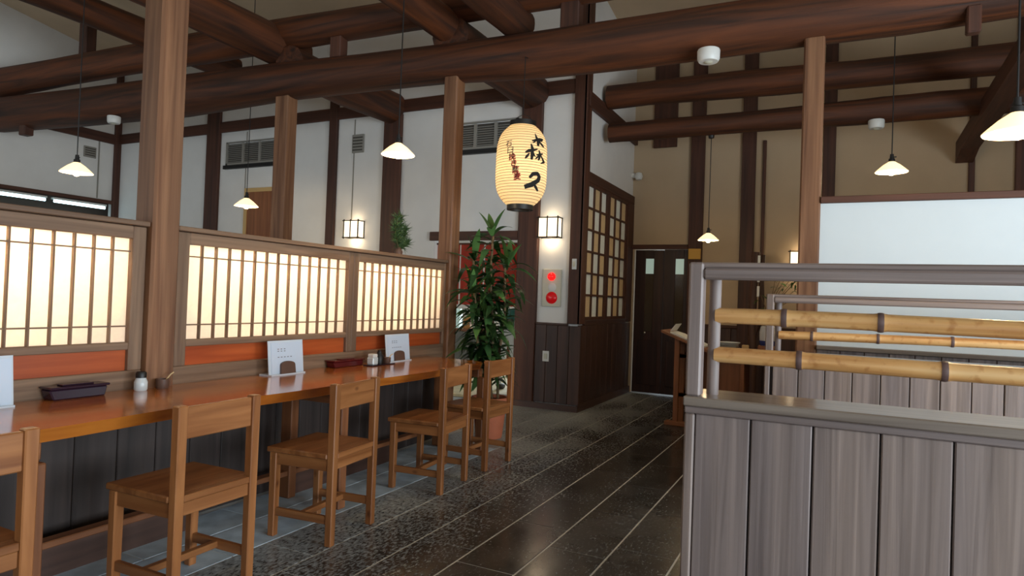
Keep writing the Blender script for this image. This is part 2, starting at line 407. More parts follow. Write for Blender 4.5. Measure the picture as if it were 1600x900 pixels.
lattice(7.06, 7.83, 'dark wooden lattice of white and tan paper panes beside the corner post', 0)
lattice(7.87, 8.68, 'dark wooden lattice of white and tan paper panes beside the entrance door', 1)

# entrance wall
EX0, EX1, EZ = -2.53, -1.69, 2.0
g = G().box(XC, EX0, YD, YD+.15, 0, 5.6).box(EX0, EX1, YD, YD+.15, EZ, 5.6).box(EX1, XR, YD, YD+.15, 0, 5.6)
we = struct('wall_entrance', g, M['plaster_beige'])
stud(we, -1.78, -1.60, YD-.06, YD, 0, 5.2)
stud(we, -1.125, -.955, YD-.06, YD, 0, 5.2)
stud(we, -.87, -.83, YD-.05, YD, .98, 3.4)
stud(we, -.17, -.03, YD-.05, YD, .98, 5.2)
stud(we, 1.33, 1.39, YD-.04, YD, .98, 4.6)
stud(we, 1.76, 1.85, YD-.05, YD, .98, 4.6)
stud(we, -2.30, -1.98, YD-.05, YD, 3.4, 4.9)
stud(we, XC, -1.78, YD-.05, YD, EZ, EZ+.06, ax='X', name='lintel')
stud(we, -1.60, XR, YD-.045, YD, .96, 1.0, ax='X', name='rail')
for i in range(24):
    x = -1.60+.2*i
    part('plank', B1(x+.002, x+.198, YD-.03, YD, .0, .96, bev=.004), M['dark']['Z'], we)
# double door: two leaves, daylight slits round the left one
for i, (a, b, lab) in enumerate(((EX0+.016, -2.115, 'left'), (-2.112, EX1-.004, 'right'))):
    d = thing('door_%d' % (i+1), 'dark wooden entrance door leaf with narrow glass strip', 'door', ((a+b)/2, YD+.04, .012)); d['kind'] = 'structure'
    del d['category']
    d['label'] = 'dark entrance door leaf beside the lattice wall, bright crack at its edge' if i == 0 else 'dark entrance door leaf with a narrow pane behind the menu stand'
    ga, gb = (a+b)/2-.055, (a+b)/2+.06
    z0 = .012; z1 = EZ-(.012 if i == 0 else .004)
    y0, y1 = YD+.02, YD+.06
    part('stile', B1(a, ga, y0, y1, z0, z1, bev=.004), M['door']['Z'], d)
    part('stile', B1(gb, b, y0, y1, z0, z1, bev=.004), M['door']['Z'], d)
    part('rail', B1(ga, gb, y0, y1, z0, .86, bev=.003), M['door']['Z'], d)
    part('rail', B1(ga, gb, y0, y1, 1.87, z1, bev=.003), M['door']['Z'], d)
    part('pane', B1(ga, gb, y0+.015, y0+.022, 1.66, 1.87), M['glassgreen'], d)
    part('pane', B1(ga, gb, y0+.012, y0+.022, .86, 1.66), plain('dark_door_glass', (74, 62, 50), .12), d)
    part('kick_panel', B1(a+.06, b-.06, y0-.008, y0, .12, .74, bev=.004), M['door']['Z'], d)
    if i == 0: part('door_pull', G().lathe([(0, -.03), (.014, -.024), (.016, -.01), (.008, 0)], n=12).xform(Matrix.Translation((ga+.02, y0-.002, .84)) @ Matrix.Rotation(-PI/2, 4, 'X')), plain('bright_knob', (220, 214, 200), .2, .8), d, True)

# left, right and rear walls
g = G().box(XL-.15, XL, YR, YB+.15, 2.62, 5.6).box(XL-.15, XL, YR, YB+.15, 0, 2.1).box(XL-.15, XL, YR, 3.0, 2.1, 2.62).box(XL-.15, XL, 6.9, YB+.15, 2.1, 2.62)
wl = struct('wall_left', g, M['plaster'])
stud(wl, XL, XL+.05, 3.0, YB, 2.585, 2.645, ax='Y', name='rail')
stud(wl, XL, XL+.06, YB-.1, YB, 0, 5.3)
stud(wl, XL, XL+.06, 4.6, YB-.1, 3.60, 3.76, ax='Y', name='rail')
part('joint_strip', B1(XL, XL+.01, 6.60, 6.62, 2.66, 3.6), M['ventgrey'], wl)
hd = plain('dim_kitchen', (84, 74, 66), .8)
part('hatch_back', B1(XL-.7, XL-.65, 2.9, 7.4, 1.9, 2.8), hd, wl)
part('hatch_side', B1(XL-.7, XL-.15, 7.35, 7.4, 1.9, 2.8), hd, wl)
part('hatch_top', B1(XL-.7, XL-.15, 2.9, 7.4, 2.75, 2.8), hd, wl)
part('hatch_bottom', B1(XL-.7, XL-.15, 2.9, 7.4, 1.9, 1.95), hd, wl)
g = G().box(XR, XR+.15, YR, 10.5, 0, .32).box(XR, XR+.15, YR, 10.5, 2.08, 5.6).box(XR, XR+.15, YR, -1.95, .32, 2.08).box(XR, XR+.15, 3.75, 10.5, .32, 2.08)
struct('wall_right', g, M['plaster'])
g = G().box(XL, -10.55, YR-.15, YR, 0, 5.6).box(-4.65, XR, YR-.15, YR, 0, 5.6).box(-10.55, -4.65, YR-.15, YR, 0, .88).box(-10.55, -4.65, YR-.15, YR, 2.42, 5.6)
struct('wall_rear', g, M['plaster'])
# window frames in those openings
g = G()
for y in (-1.95, -.55, .87, 2.3, 3.7): g.box(XR+.02, XR+.09, y, y+.05, .32, 2.08)
g.box(XR+.02, XR+.09, -1.95, 3.75, .32, .37).box(XR+.02, XR+.09, -1.95, 3.75, 2.03, 2.08)
struct('window_1', g, M['stud']['Z'])
g = G()
for x in (-10.55, -9.1, -7.65, -6.2, -4.7): g.box(x, x+.05, YR-.09, YR-.02, .88, 2.42)
g.box(-10.55, -4.65, YR-.09, YR-.02, .88, .93).box(-10.55, -4.65, YR-.09, YR-.02, 2.37, 2.42)
struct('added_rear_window', g, M['stud']['Z'])  # added window, out of view, positioned for the light on back and left walls

# ------------------------------------------------------------------ timber frame: logs and posts
def log(name, a, b, r0, r1, ax, label, n=20, seg=26, sag=.02, seed=1, cat='beam', group='roof logs', wob=.07, radii=None):
    a, b = Vector(a), Vector(b); rnd = random.Random(seed); pts = []; rad = []
    p1, p2 = rnd.uniform(0, 6), rnd.uniform(0, 6)
    for i in range(seg+1):
        t = i/seg; p = a.lerp(b, t)
        p = p+Vector((0 if ax == 'X' else sag*math.sin(t*5+p1), 0 if ax == 'Y' else sag*math.sin(t*4+p2), sag*math.sin(t*6.5+p1)*.7))
        pts.append(p); rad.append(r0+(r1-r0)*t if radii is None else radii(t))
    g = G().tube(pts, rad, n=n, wob=wob, seed=seed)
    return solo(name, g, M['log'][ax], label, cat, tuple(a), group, True)
# main beam: hand-hewn, profile follows the tree
prof = [(-10.93, 3.63, .25), (-9, 3.56, .25), (-6.95, 3.50, .245), (-5.4, 3.49, .205), (-4.3, 3.46, .185), (-3.3, 3.43, .178), (-2.44, 3.38, .195), (-1.47, 3.36, .20), (-.28, 3.36, .19), (.4, 3.35, .185), (1.04, 3.37, .18), (2.4, 3.40, .18), (3.78, 3.42, .18)]
pts = [Vector((x, 5.15+.015*math.sin(x*1.3), z)) for x, z, r in prof]
main = thing('main_beam', 'thick hand-hewn main log beam spanning the whole room above the posts', 'beam', (-3.2, 5.15, 3.43), 'roof logs')
part('beam_log', G().tube(pts, [r for x, z, r in prof], n=20, wob=.05, seed=3), M['log']['X'], main, True)
part('peg', B1(.72, .80, 5.02, 5.10, 3.07, 3.25, bev=.01), M['stud']['Z'], main)
part('peg', B1(-10.2, -10.05, 5.02, 5.14, 3.26, 3.45, bev=.01), M['stud']['Z'], main)
log('crossing_log', (-7.0, -2.5, 4.08), (-7.0, 5.85, 4.04), .17, .15, 'Y', 'leftmost log running overhead from the camera towards the main beam', seed=11)
log('crossing_log', (-5.54, -2.5, 3.92), (-5.54, 5.5, 3.90), .21, .20, 'Y', 'stout log overhead just right of the tall front post', seed=12)
log('crossing_log', (-3.32, -2.5, 3.80), (-3.32, 5.3, 3.76), .16, .15, 'Y', 'log overhead meeting the main beam left of the paper lantern', seed=13)
log('crossing_log', (-2.62, -2.5, 3.78), (-2.62, 5.3, 3.72), .16, .15, 'Y', 'log overhead meeting the main beam above the paper lantern', seed=14)
log('upper_log', (-10.98, 5.15, 4.12), (1.6, 5.15, 3.86), .2, .12, 'X', 'upper log lying parallel above the main beam on the crossing logs', seed=15, sag=.03)
solo('strut', B1(-9.0, -8.84, 5.08, 5.22, 4.24, 5.2, bev=.01), M['stud']['Z'], 'short dark strut standing on the upper log at far left', 'strut', (-8.9, 5.15, 4.24), 'struts')
solo('strut', B1(-4.70, -4.56, 5.09, 5.21, 3.64, 3.86, bev=.01), M['stud']['Z'], 'short dark strut standing on the main beam right of the stout log', 'strut', (-4.63, 5.15, 3.64), 'struts')
solo('strut', B1(-2.16, -1.99, 5.1, 5.22, 3.55, 3.85, bev=.01), M['stud']['Z'], 'short dark strut standing on the main beam right of the paper lantern', 'strut', (-2.1, 5.15, 3.5), 'struts')
log('tie_log', (-5.27, 5.1, 3.66), (-5.27, YB-.02, 3.68), .19, .2, 'Y', 'round log from the main beam into the white wall above the pendant', seed=16, seg=6, sag=.01)
log('tie_log', (-3.25, 5.1, 3.66), (-3.25, YB-.02, 3.68), .19, .205, 'Y', 'round log from the main beam into the wall behind the lantern cord', seed=17, seg=6, sag=.01)
log('entrance_log', (-2.52, 7.6, 3.71), (3.75, 7.6, 3.73), .145, .14, 'X', 'upper of two dark logs crossing the entrance hall', seed=18, sag=.03)
log('entrance_log', (-2.49, 7.58, 3.30), (3.75, 7.58, 3.30), .11, .15, 'X', 'lower of two dark logs crossing the entrance hall with cut round end', seed=19, sag=.015)
g = G().prism([(5.4, 3.40), (8.9, 3.22), (8.9, 2.98), (8.55, 3.07), (5.4, 3.24)], lambda u, v, w: Vector((1.2+w, u, v)), .17)
solo('brace_beam', g, M['stud']['Y'], 'dark sloping brace beam behind the big pendant at upper right', 'beam', (1.28, 8.9, 3.1), 'roof logs')

def post(x0, x1, y0, y1, z1, label, z0=0, bev=.012):
    return solo('timber_post', B1(x0, x1, y0, y1, z0, z1, bev=bev), M['post']['Z'], label, 'post', ((x0+x1)/2, (y0+y1)/2, z0), 'square timber posts')
post(-3.297, -3.14, 2.18, 2.335, 4.6, 'tall square timber post between the first two shoji screens')
post(-5.39, -5.205, 5.05, 5.20, 3.31, 'square timber post under the main beam behind the middle shoji screen')
post(-3.284, -3.14, 5.07, 5.22, 3.28, 'square timber post under the main beam at the counter end')
post(-.242, -.105, 5.07, 5.21, 3.2, 'square timber post under the main beam beside the white screen')

# ------------------------------------------------------------------ shoji partition behind the counter
XP = -3.20
cp = thing('counter_partition', 'long low timber partition carrying backlit shoji behind the counter', 'partition', (XP-.1, 2.2, 0))
for a, b in ((-.8, 2.175), (2.34, 5.065)):
    part('cap_rail', B1(XP-.22, XP+.045, a, b, 1.548, 1.574, bev=.004), M['frame']['Y'], cp)
    part('back_panel', B1(XP-.2, XP-.185, a, b, 0, 1.548), M['screenwhite'], cp)
    part('base_board', B1(XP-.06, XP+.02, a, b, .69, .815, bev=.004), M['frame']['Y'], cp)
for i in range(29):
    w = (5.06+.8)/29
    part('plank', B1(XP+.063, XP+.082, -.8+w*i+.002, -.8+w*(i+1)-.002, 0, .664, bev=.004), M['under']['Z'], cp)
def shoji(y0, y1, py0, py1, n, label):
    t = thing('shoji_screen', label, 'shoji screen', (XP, (y0+y1)/2, .815), 'backlit shoji screens along the counter')
    pz0, pz1 = .958, 1.481
    xa, xb = XP-.03, XP+.025
    part('stile', B1(xa, xb, y0, py0, .815, 1.545, bev=.004), M['frame']['Z'], t)
    part('stile', B1(xa, xb, py1, y1, .815, 1.545, bev=.004), M['frame']['Z'], t)
    part('top_rail', B1(xa, xb, py0, py1, pz1, 1.545, bev=.004), M['frame']['Y'], t)
    part('middle_rail', B1(xa, xb-.002, py0, py1, .92, pz0, bev=.004), M['frame']['Y'], t)
    rp = part('lower_panel', B1(xa+.012, xa+.03, py0, py1, .815, .92), M['redwood']['Y'], t, label='reddish varnished wood panel')
    part('paper', B1(XP-.012, XP-.009, py0, py1, pz0, pz1), M['shoji'], t, label='warm backlit paper')
    w = (py1-py0)/n
    mu = mesh_of('muntin', G().box(-.009, .012, -.0036, .0036, -(pz1-pz0)/2, (pz1-pz0)/2), M['frame']['Z'])
    for i in range(1, n): piece('muntin', mu, t, (XP, py0+w*i, (pz0+pz1)/2))
    for z in (1.038, 1.416): part('cross_bar', B1(XP-.009, XP+.006, py0, py1, z-.0035, z+.0035), M['frame']['Y'], t)
    # lamp housing inside the box: tube along the top edge
    part('tube_lamp', G().tube([(XP-.11, py0+.06, 1.492), (XP-.11, py1-.06, 1.492)], .013, 10), plain('warm_tube', (255, 240, 214), .3, emit=(255, 220, 158), estr=2.0), t)
    o = area('tube_glow', (XP-.10, (py0+py1)/2, 1.475), (0, math.radians(-12), 0), .05, py1-py0-.1, 17.0*(py1-py0), (1.0, .79, .50))
shoji(-.78, 2.17, .65, 2.10, 16, 'backlit shoji screen nearest the camera, left of the tall post')
shoji(2.345, 3.79, 2.424, 3.736, 14, 'backlit shoji screen in the middle, right of the tall post')
shoji(3.79, 5.06, 3.85, 5.03, 13, 'backlit shoji screen farthest along the counter, next to the plant')

# ------------------------------------------------------------------ counter
ct = thing('dining_counter', 'long varnished orange wood counter with a live front edge', 'counter', (-2.85, 2.0, 0))
ys = [-.9+i*.2 for i in range(29)]
front = [(-2.53+.018*math.sin(y*2.1+.5)+.012*math.sin(y*5.3), y) for y in ys]
front = [p for p in front if p[1] < 4.6]+[(-2.525, 4.62), (-2.56, 4.70), (-2.64, 4.75)]
poly = front+[(-3.178, 4.80), (-3.178, 2.337), (-3.138, 2.337), (-3.138, 2.178), (-3.178, 2.178), (-3.178, -.9)]
g = G(); g.prism(poly, lambda u, v, w: Vector((u, v, .668+w)), .052)
for v in g.bm.verts:
    if v.co.z < .69 and v.co.x > -2.9: v.co.x -= .022
es = [e for e in g.bm.edges if all(abs(v.co.z-.72) < 1e-4 for v in e.verts)]
bmesh.ops.bevel(g.bm, geom=es, offset=.007, segments=2, affect='EDGES')
part('counter_top', g, M['counter']['Y'], ct)
for y in (1.35, 2.98, 4.66):
    part('leg', B1(-2.575, -2.515, y-.03, y+.03, 0, .60, bev=.005), M['stand']['Z'], ct)
    part('leg', B1(-2.985, -2.90, y-.03, y+.03, 0, .60, bev=.005), M['stand']['Z'], ct)
    part('leg_bearer', B1(-3.11, -2.56, y-.035, y+.035, .60, .668, bev=.005), M['stand']['X'], ct)
for a, b in ((-.4, 1.32), (1.38, 2.95), (3.01, 4.63)):
    part('foot_rail', B1(-2.975, -2.91, a, b, .135, .165, bev=.004), M['stand']['Y'], ct)
    part('foot_board', B1(-2.965, -2.945, a, b if a > 0 and b < 2 else b-.6, 0.0, .135), M['dark']['Y'], ct)

# ------------------------------------------------------------------ chairs
def make_chair():
    """local frame: sitter looks to -X, back posts at +X, floor z=0"""
    t = thing('wooden_chair', 'x', 'chair', (0, 0, 0), 'pine chairs along the counter')
    w, d, p = .40, .40, .042
    c = M['chair']
    def leg(x0, y0, h, nm='leg'):
        g = B1(x0, x0+p, y0, y0+p, 0, h, bev=.004)
        for v in g.bm.verts:
            if v.co.z < .01:
                v.co.x = x0+p/2+(v.co.x-x0-p/2)*.88; v.co.y = y0+p/2+(v.co.y-y0-p/2)*.88
        part(nm, g, c['Z'], t, local=True)
    hw, hd = w/2, d/2
    for s in (0, 1):
        y0 = -hw if s == 0 else hw-p
        leg(hd-p, y0, .795); leg(-hd+.012, y0, .425)
        part('side_apron', B1(-hd+.03, hd-p, y0+.008, y0+.03, .365, .425, bev=.003), c['X'], t, local=True)
        part('side_stretcher', B1(-hd+.04, hd-p, y0+.010, y0+.032, .105, .145, bev=.003), c['X'], t, local=True)
    part('center_stretcher', B1(-.02, .012, -hw+.03, hw-.03, .112, .14, bev=.003), c['Y'], t, local=True)
    part('back_apron', B1(hd-.034, hd-.010, -hw+p, hw-p, .372, .425, bev=.003), c['Y'], t, local=True)
    part('front_apron', B1(-hd+.02, -hd+.044, -hw+p, hw-p, .372, .425, bev=.003), c['Y'], t, local=True)
    g = G().box(-hd-.005, hd-p+.002, -hw-.004, hw+.004, .425, .452, bev=.005).box(hd-p, hd-.004, -hw+p, hw-p, .425, .452, bev=.003)
    for v in g.bm.verts:   # dished seat
        pass
    part('seat', g, c['Y'], t, local=True)
    g = B1(hd-.033, hd-.011, -hw+p-.002, hw-p+.002, .665, .788, bev=.004)
    part('backrest', g, c['Y'], t, local=True)
    return t
def dup(root):
    r = root.copy(); COL.objects.link(r)
    for ch in list(root.children):
        c = ch.copy(); COL.objects.link(c); c.parent = r
    return r
proto = make_chair()
spots = [(-2.40, .985, .0, 'pine counter chair nearest the camera, cut off by the left picture edge'),
         (-2.40, 1.857, .02, 'second pine counter chair from the left, before the purple-black box'),
         (-2.388, 2.675, .10, 'third pine counter chair from the left, before the middle shoji screen'),
         (-2.385, 3.675, .09, 'fourth pine counter chair from the left, before the far white menu card'),
         (-2.40, 4.345, -.03, 'pine counter chair farthest from the camera, beside the terracotta pot')]
for i, (x, y, a, lab) in enumerate(spots):
    o = proto if i == 0 else dup(proto)
    o.location = (x, y, 0); o.rotation_euler = (0, 0, a); o['label'] = lab

# ------------------------------------------------------------------ booth partitions with bamboo rails
def bamboo(parent, xa, xb, y, z, r, nodes, seed, sag=0):
    rnd = random.Random(seed); pts = []; rad = []
    xs = sorted(set([xa+(xb-xa)*i/40 for i in range(41)]+[n+d for n in nodes for d in (-.018, -.007, 0, .007, .018)]))
    for x in xs:
        k = 1.0
        for n in nodes:
            dd = abs(x-n)
            if dd < .02: k = 1+.14*(1-dd/.02)
        pts.append((x, y+.004*math.sin(x*3+seed), z+.006*math.sin(x*2.2+seed)+sag*(x-xa))); rad.append(r*k)
    o = part('bamboo_rail', G().tube(pts, rad, n=18), M['bamboo'], parent, True, label='thick yellow bamboo rail')
    for n in nodes:
        zz = z+.006*math.sin(n*2.2+seed)+sag*(n-xa); yy = y+.004*math.sin(n*3+seed)
        part('bamboo_node', G().tube([(n-.008, yy, zz), (n-.003, yy, zz), (n+.003, yy, zz), (n+.008, yy, zz)], [r*1.12, r*1.165, r*1.165, r*1.12], n=18), M['node'], o, True)
def booth(name, label, y, xa, xb, capz, topz, pw, seam0, rods, r, seed):
    t = thing(name, label, 'partition', (xa, y, 0), 'bamboo-railed booth partitions')
    g_ = M['grey']; th = .09
    # cap
    part('cap_board', B1(xa-.004, xb, y-.012, y+.215, capz-.03, capz, bev=.004), M['greycap']['X'], t)
    part('cap_moulding', B1(xa, xb, y-.004, y+.20, capz-.052, capz-.03, bev=.003), g_['X'], t)
    part('end_post', B1(xa, xa+.03, y+.0, y+.10, 0, capz-.052, bev=.005), g_['Z'], t)
    xs = [xa+.03]+[seam0+pw*i for i in range(int((xb-seam0)/pw)+1)]+[xb]
    for a, b in zip(xs, xs[1:]):
        if b-a > .02: part('plank', B1(a+.0022, b-.0022, y+.004+random.uniform(0, .002), y+.026, 0, capz-.052, bev=.0035), g_['Z'], t)
    part('core_board', B1(xa+.03, xb, y+.026, y+.19, 0, capz-.052), M['under']['Z'], t)
    # open frame above
    part('frame_post', B1(xa, xa+.044, y+.0, y+.055, capz, topz, bev=.006), g_['Z'], t)
    part('frame_post', G().tube([(xa+.066, y+.095, capz), (xa+.066, y+.095, topz-.03)], .0185, 14), g_['Z'], t, True, label='rounded pale grey inner post')
    part('top_rail', B1(xa+.044, xb, y+.0, y+.055, topz-.052, topz-.018, bev=.006), g_['X'], t)
    part('top_rail', B1(xa-.002, xb, y+.006, y+.15, topz-.018, topz, bev=.005), g_['X'], t)
    part('far_post', B1(xb-.05, xb, y, y+.15, capz, topz-.018, bev=.006), g_['Z'], t)
    for z, nodes, sag in rods: bamboo(t, xa+.07, xb-.05, y+.09, z, r, nodes, seed, sag); seed += 1
    return t
booth('booth_partition', 'near grey plank booth partition topped by an open frame with two bamboo rails', 2.05, -.405, 1.75, .97, 1.382, .168, -.213,
      [(1.214, (-.135, .30-.18+.0, .83, 1.4), 0.0), (1.092, (-.09, .275, .72, 1.2), .006)], .0248, 2)
booth('booth_partition', 'farther grey plank booth partition with bamboo rails below the white screen', 4.3, -.375, 2.2, .978, 1.335, .1445, -.33,
      [(1.19, (-.02, .5, 1.0, 1.6), 0.0), (1.088, (-.118, .235, .60, 1.15), 0.002)], .0265, 5)

# white screen wall right of the far post
sw = thing('screen_partition', 'white board screen over grey planks, framed in timber, right of the post', 'screen', (.9, 5.12, 0))
part('white_board', B1(-.105, 3.0, 5.10, 5.13, 1.0, 2.0), M['screenwhite'], sw)
part('lintel', B1(-.105, 3.0, 5.06, 5.16, 2.0, 2.045, bev=.004), M['stud']['X'], sw)
part('sill', B1(-.105, 3.0, 5.03, 5.16, .97, 1.0, bev=.004), M['greycap']['X'], sw)
for i in range(21):
    x = -.105+.148*i
    part('plank', B1(x+.002, x+.146, 5.07, 5.09, 0, .97, bev=.003), M['grey']['Z'], sw)

# ------------------------------------------------------------------ lamps
def pendant(x, y, z, s, top, label, power):
    t = thing('pendant_lamp', label, 'lamp', (x, y, z), 'milk glass pendant lamps')
    R = .125*s
    prof = [(R*.20, .085*s), (R*.30, .076*s), (R*.54, .055*s), (R*.76, .030*s), (R*.92, .011*s), (R, 0), (R*.985, -.004), (R*.90, .005*s), (R*.74, .023*s), (R*.52, .048*s), (R*.28, .069*s), (R*.18, .078*s)]
    part('glass_shade', G().lathe(prof, n=32), M['lampglass'], t, True, local=True)
    part('socket', G().lathe([(0, .150*s), (.014*s, .150*s), (.016*s, .115*s), (.024*s, .110*s), (.026*s, .085*s), (0, .085*s)], n=16), M['black'], t, True, local=True)
    part('switch_key', G().tube([(.01, 0, .125*s), (.034*s, 0, .125*s)], .005, 8), M['black'], t, local=True)
    part('bulb', G().lathe([(0, .08*s), (.014*s, .07*s), (.024*s, .03*s), (.030*s, .002*s), (.024*s, -.020*s), (.012*s, -.029*s), (0, -.031*s)], n=18), M['bulb'], t, True, local=True)
    part('cord', G().tube([(0, 0, .148*s), (0, 0, top-z)], .0045, 8), M['black'], t, local=True)
    part('ceiling_rose', G().lathe([(0, top-z), (.035, top-z), (.03, top-z-.03), (0, top-z-.035)], n=16), M['black'], t, True, local=True)
    point('pendant_glow', (x, y, z-.055*s), power, (1.0, .76, .46), .03)
pendant(-5.79, 3.30, 2.18, 1.0, 5.5, 'milk glass pendant lamp at far left before the white kitchen wall', 9)
pendant(-6.43, 5.65, 2.25, 1.12, 5.2, 'milk glass pendant lamp low behind the middle shoji screen', 12)
pendant(-2.79, 3.75, 2.235, .94, 5.4, 'milk glass pendant lamp hanging over the counter', 14)
pendant(-1.30, 7.6, 1.99, .93, 3.18, 'small milk glass pendant lamp near the entrance door', 6)
pendant(.406, 6.36, 2.44, 1.0, 5.05, 'yellow-lit milk glass pendant lamp above the white screen', 14)
pendant(.675, 3.41, 2.03, 1.0, 5.5, 'large bright pendant lamp cut off by the right picture edge', 14)

def sconce(x, y, z, label, w=.25, h=.235, d=.13):
    t = thing('wall_lamp', label, 'wall lamp', (x, y, z), 'paper wall lamps')
    part('back_plate', B1(x-w/2, x+w/2, y-.012, y, z-h/2, z+h/2), M['iron'], t)
    g = G().box(x-w/2+.008, x+w/2-.008, y-d+.006, y-.012, z-h/2+.012, z+h/2-.012)
    part('paper_shade', g, M['sconcepaper'], t)
    for xx in (x-w/2, x-w*.06, x+w/2-.012): part('upright_bar', B1(xx, xx+.012, y-d-.004, y-d+.010, z-h/2-.012, z+h/2+.012), M['iron'], t)
    for zz in (z-h/2, z+h/2-.012):
        part('rail', B1(x-w/2-.018, x+w/2+.018, y-d-.002, y-d+.008, zz, zz+.012), M['iron'], t)
        part('rail', B1(x-w/2-.004, x-w/2+.006, y-d-.012, y, zz, zz+.012), M['iron'], t)
        part('rail', B1(x+w/2-.006, x+w/2+.004, y-d-.012, y, zz, zz+.012), M['iron'], t)
    point('sconce_glow_down', (x, y-.09, z-h/2-.04), 1.0, (1.0, .78, .5), .04)
    point('sconce_glow_up', (x, y-.09, z+h/2+.04), .3, (1.0, .78, .5), .04)
sconce(-2.945, YB, 2.075, 'lit paper wall lamp above the red alarm box')
sconce(-5.80, YB, 2.095, 'lit paper wall lamp on white wall behind the far shoji screens')
sconce(-.39, YD, 1.85, 'lit paper wall lamp on the entrance wall left of the white screen')

# fluorescent tubes in the kitchen hatch
for a, b, lab in ((5.15, 5.83, 'left fluorescent tube in the kitchen hatch at far left'), (5.92, 6.75, 'right fluorescent tube in the kitchen hatch at far left')):
    t = thing('fluorescent_light', lab, 'tube light', (XL+.02, (a+b)/2, 2.5), 'kitchen fluorescent tubes')
    part('batten', B1(XL-.02, XL+.05, a, b, 2.535, 2.565), M['whiteplastic'], t)
    part('tube', G().tube([(XL+.03, a+.02, 2.508), (XL+.03, b-.02, 2.508)], .022, 12), M['tube'], t, True)

# ------------------------------------------------------------------ paper lantern
LX, LY, LZ = -2.390, 4.93, 2.365
lt = thing('paper_lantern', 'glowing white paper lantern with black brush writing hanging from main beam', 'lantern', (LX, LY, LZ))
HH, RR = .337, .213
def lr(z):
    t = max(-1, min(1, z/HH)); return RR*(1-.52*abs(t)**4.2)*(1-.012*t)
NR = 30; prof = []
for i in range(NR*4+1):
    z = -HH+2*HH*i/(NR*4); prof.append((lr(z)-.0035*abs(math.sin(PI*i/4))*0+.0028*abs(math.sin(PI*i/4)), z))
part('paper_body', G().lathe(prof, n=48), M['lantern'], lt, True, local=True)
g = G()
for i in range(1, NR):
    z = -HH+2*HH*i/NR; r = lr(z)+.0006
    g.lathe([(r-.001, z-.0022), (r+.0022, z), (r-.001, z+.0022)], n=48)
part('bamboo_ribs', g, M['rib'], lt, True, kind='stuff', local=True)
for s, nm in ((1, 'top_ring'), (-1, 'bottom_ring')):
    r = lr(HH)+.004
    part(nm, G().lathe([(r*.8, s*(HH-.012)), (r+.006, s*(HH-.012)), (r+.006, s*(HH+.035)), (r*.8, s*(HH+.035)), (r*.8, s*(HH-.012))], n=36), M['black'], lt, True, local=True)
g = G().tube([(0, .09, 3.30-LZ), (0, .0, 3.29-LZ), (0, 0, 3.26-LZ), (0, 0, HH+.1)], .004, 8)
g.tube([(0, 0, HH+.1), (.05, 0, HH+.08), (.1, 0, HH+.03)], .003, 6).tube([(0, 0, HH+.1), (-.05, 0, HH+.08), (-.1, 0, HH+.03)], .003, 6)
part('hanging_cord', g, M['black'], lt, local=True)
point('lantern_glow', (LX, LY, LZ-.06), 2.2, (1.0, .80, .50), .05)
point('lantern_glow_upper', (LX, LY, LZ+.14), 1.0, (1.0, .80, .50), .05)
FACE = math.atan2(-LY, -LX)        # towards the camera
def glyph(ch, size, du, z, mat, name, bold=.02, lean=0, wx=1.0, lift=.0045):
    cu = bpy.data.curves.new('brush', 'FONT'); cu.body = ch; cu.size = size; cu.align_x = 'CENTER'; cu.align_y = 'CENTER'; cu.offset = bold*size; cu.resolution_u = 3
    to = bpy.data.objects.new('brush', cu); COL.objects.link(to)
    dg = bpy.context.evaluated_depsgraph_get(); me = to.evaluated_get(dg).to_mesh()
    bm = bmesh.new(); bm.from_mesh(me); to.evaluated_get(dg).to_mesh_clear()
    bpy.data.objects.remove(to); bpy.data.curves.remove(cu)
    bmesh.ops.triangulate(bm, faces=bm.faces)
    for _ in range(6):
        le = [e for e in bm.edges if e.calc_length() > .02]
        if not le: break
        bmesh.ops.subdivide_edges(bm, edges=le, cuts=1); bmesh.ops.triangulate(bm, faces=bm.faces)
    for v in bm.verts:
        u = v.co.x*wx+du+lean*v.co.y; zz = v.co.y+z+.12*v.co.x
        a = FACE+u/RR; r = lr(zz)+lift
        v.co = Vector((r*math.cos(a), r*math.sin(a), zz))
    gg = G(); gg.bm.free(); gg.bm = bm
    return part(name, gg, M[mat], lt, local=True)
def brush(strokes, name):
    """brush strokes laid on the paper: lists of (x, y, width) seen from the front, in millimetres from the lantern's middle"""
    g = G()
    for st in strokes:
        pts = []
        for a, b in zip(st, st[1:]):
            for k in range(5): pts.append(tuple(a[j]+(b[j]-a[j])*k/5 for j in range(3)))
        pts.append(st[-1]); rows = []
        for i, (x, y, w) in enumerate(pts):
            p, q = pts[max(0, i-1)], pts[min(len(pts)-1, i+1)]
            dx, dy = q[0]-p[0], q[1]-p[1]; l = math.hypot(dx, dy) or 1
            row = []
            for t in (-.5, -.17, .17, .5):
                xx = (x-dy/l*w*t)/1000; zz = (y+dx/l*w*t)/1000
                a = FACE+math.asin(max(-.97, min(.97, xx/RR))); r = lr(zz)+.0046
                row.append(g.bm.verts.new((r*math.cos(a), r*math.sin(a), zz)))
            rows.append(row)
        for r0, r1 in zip(rows, rows[1:]):
            for j in range(3): g.bm.faces.new((r0[j], r0[j+1], r1[j+1], r1[j]))
    return part(name, g, M['ink'], lt, local=True)
def fr(st): return [((x-548)*1.29, (525-y)*1.255, w*1.27) for x, y, w in st]
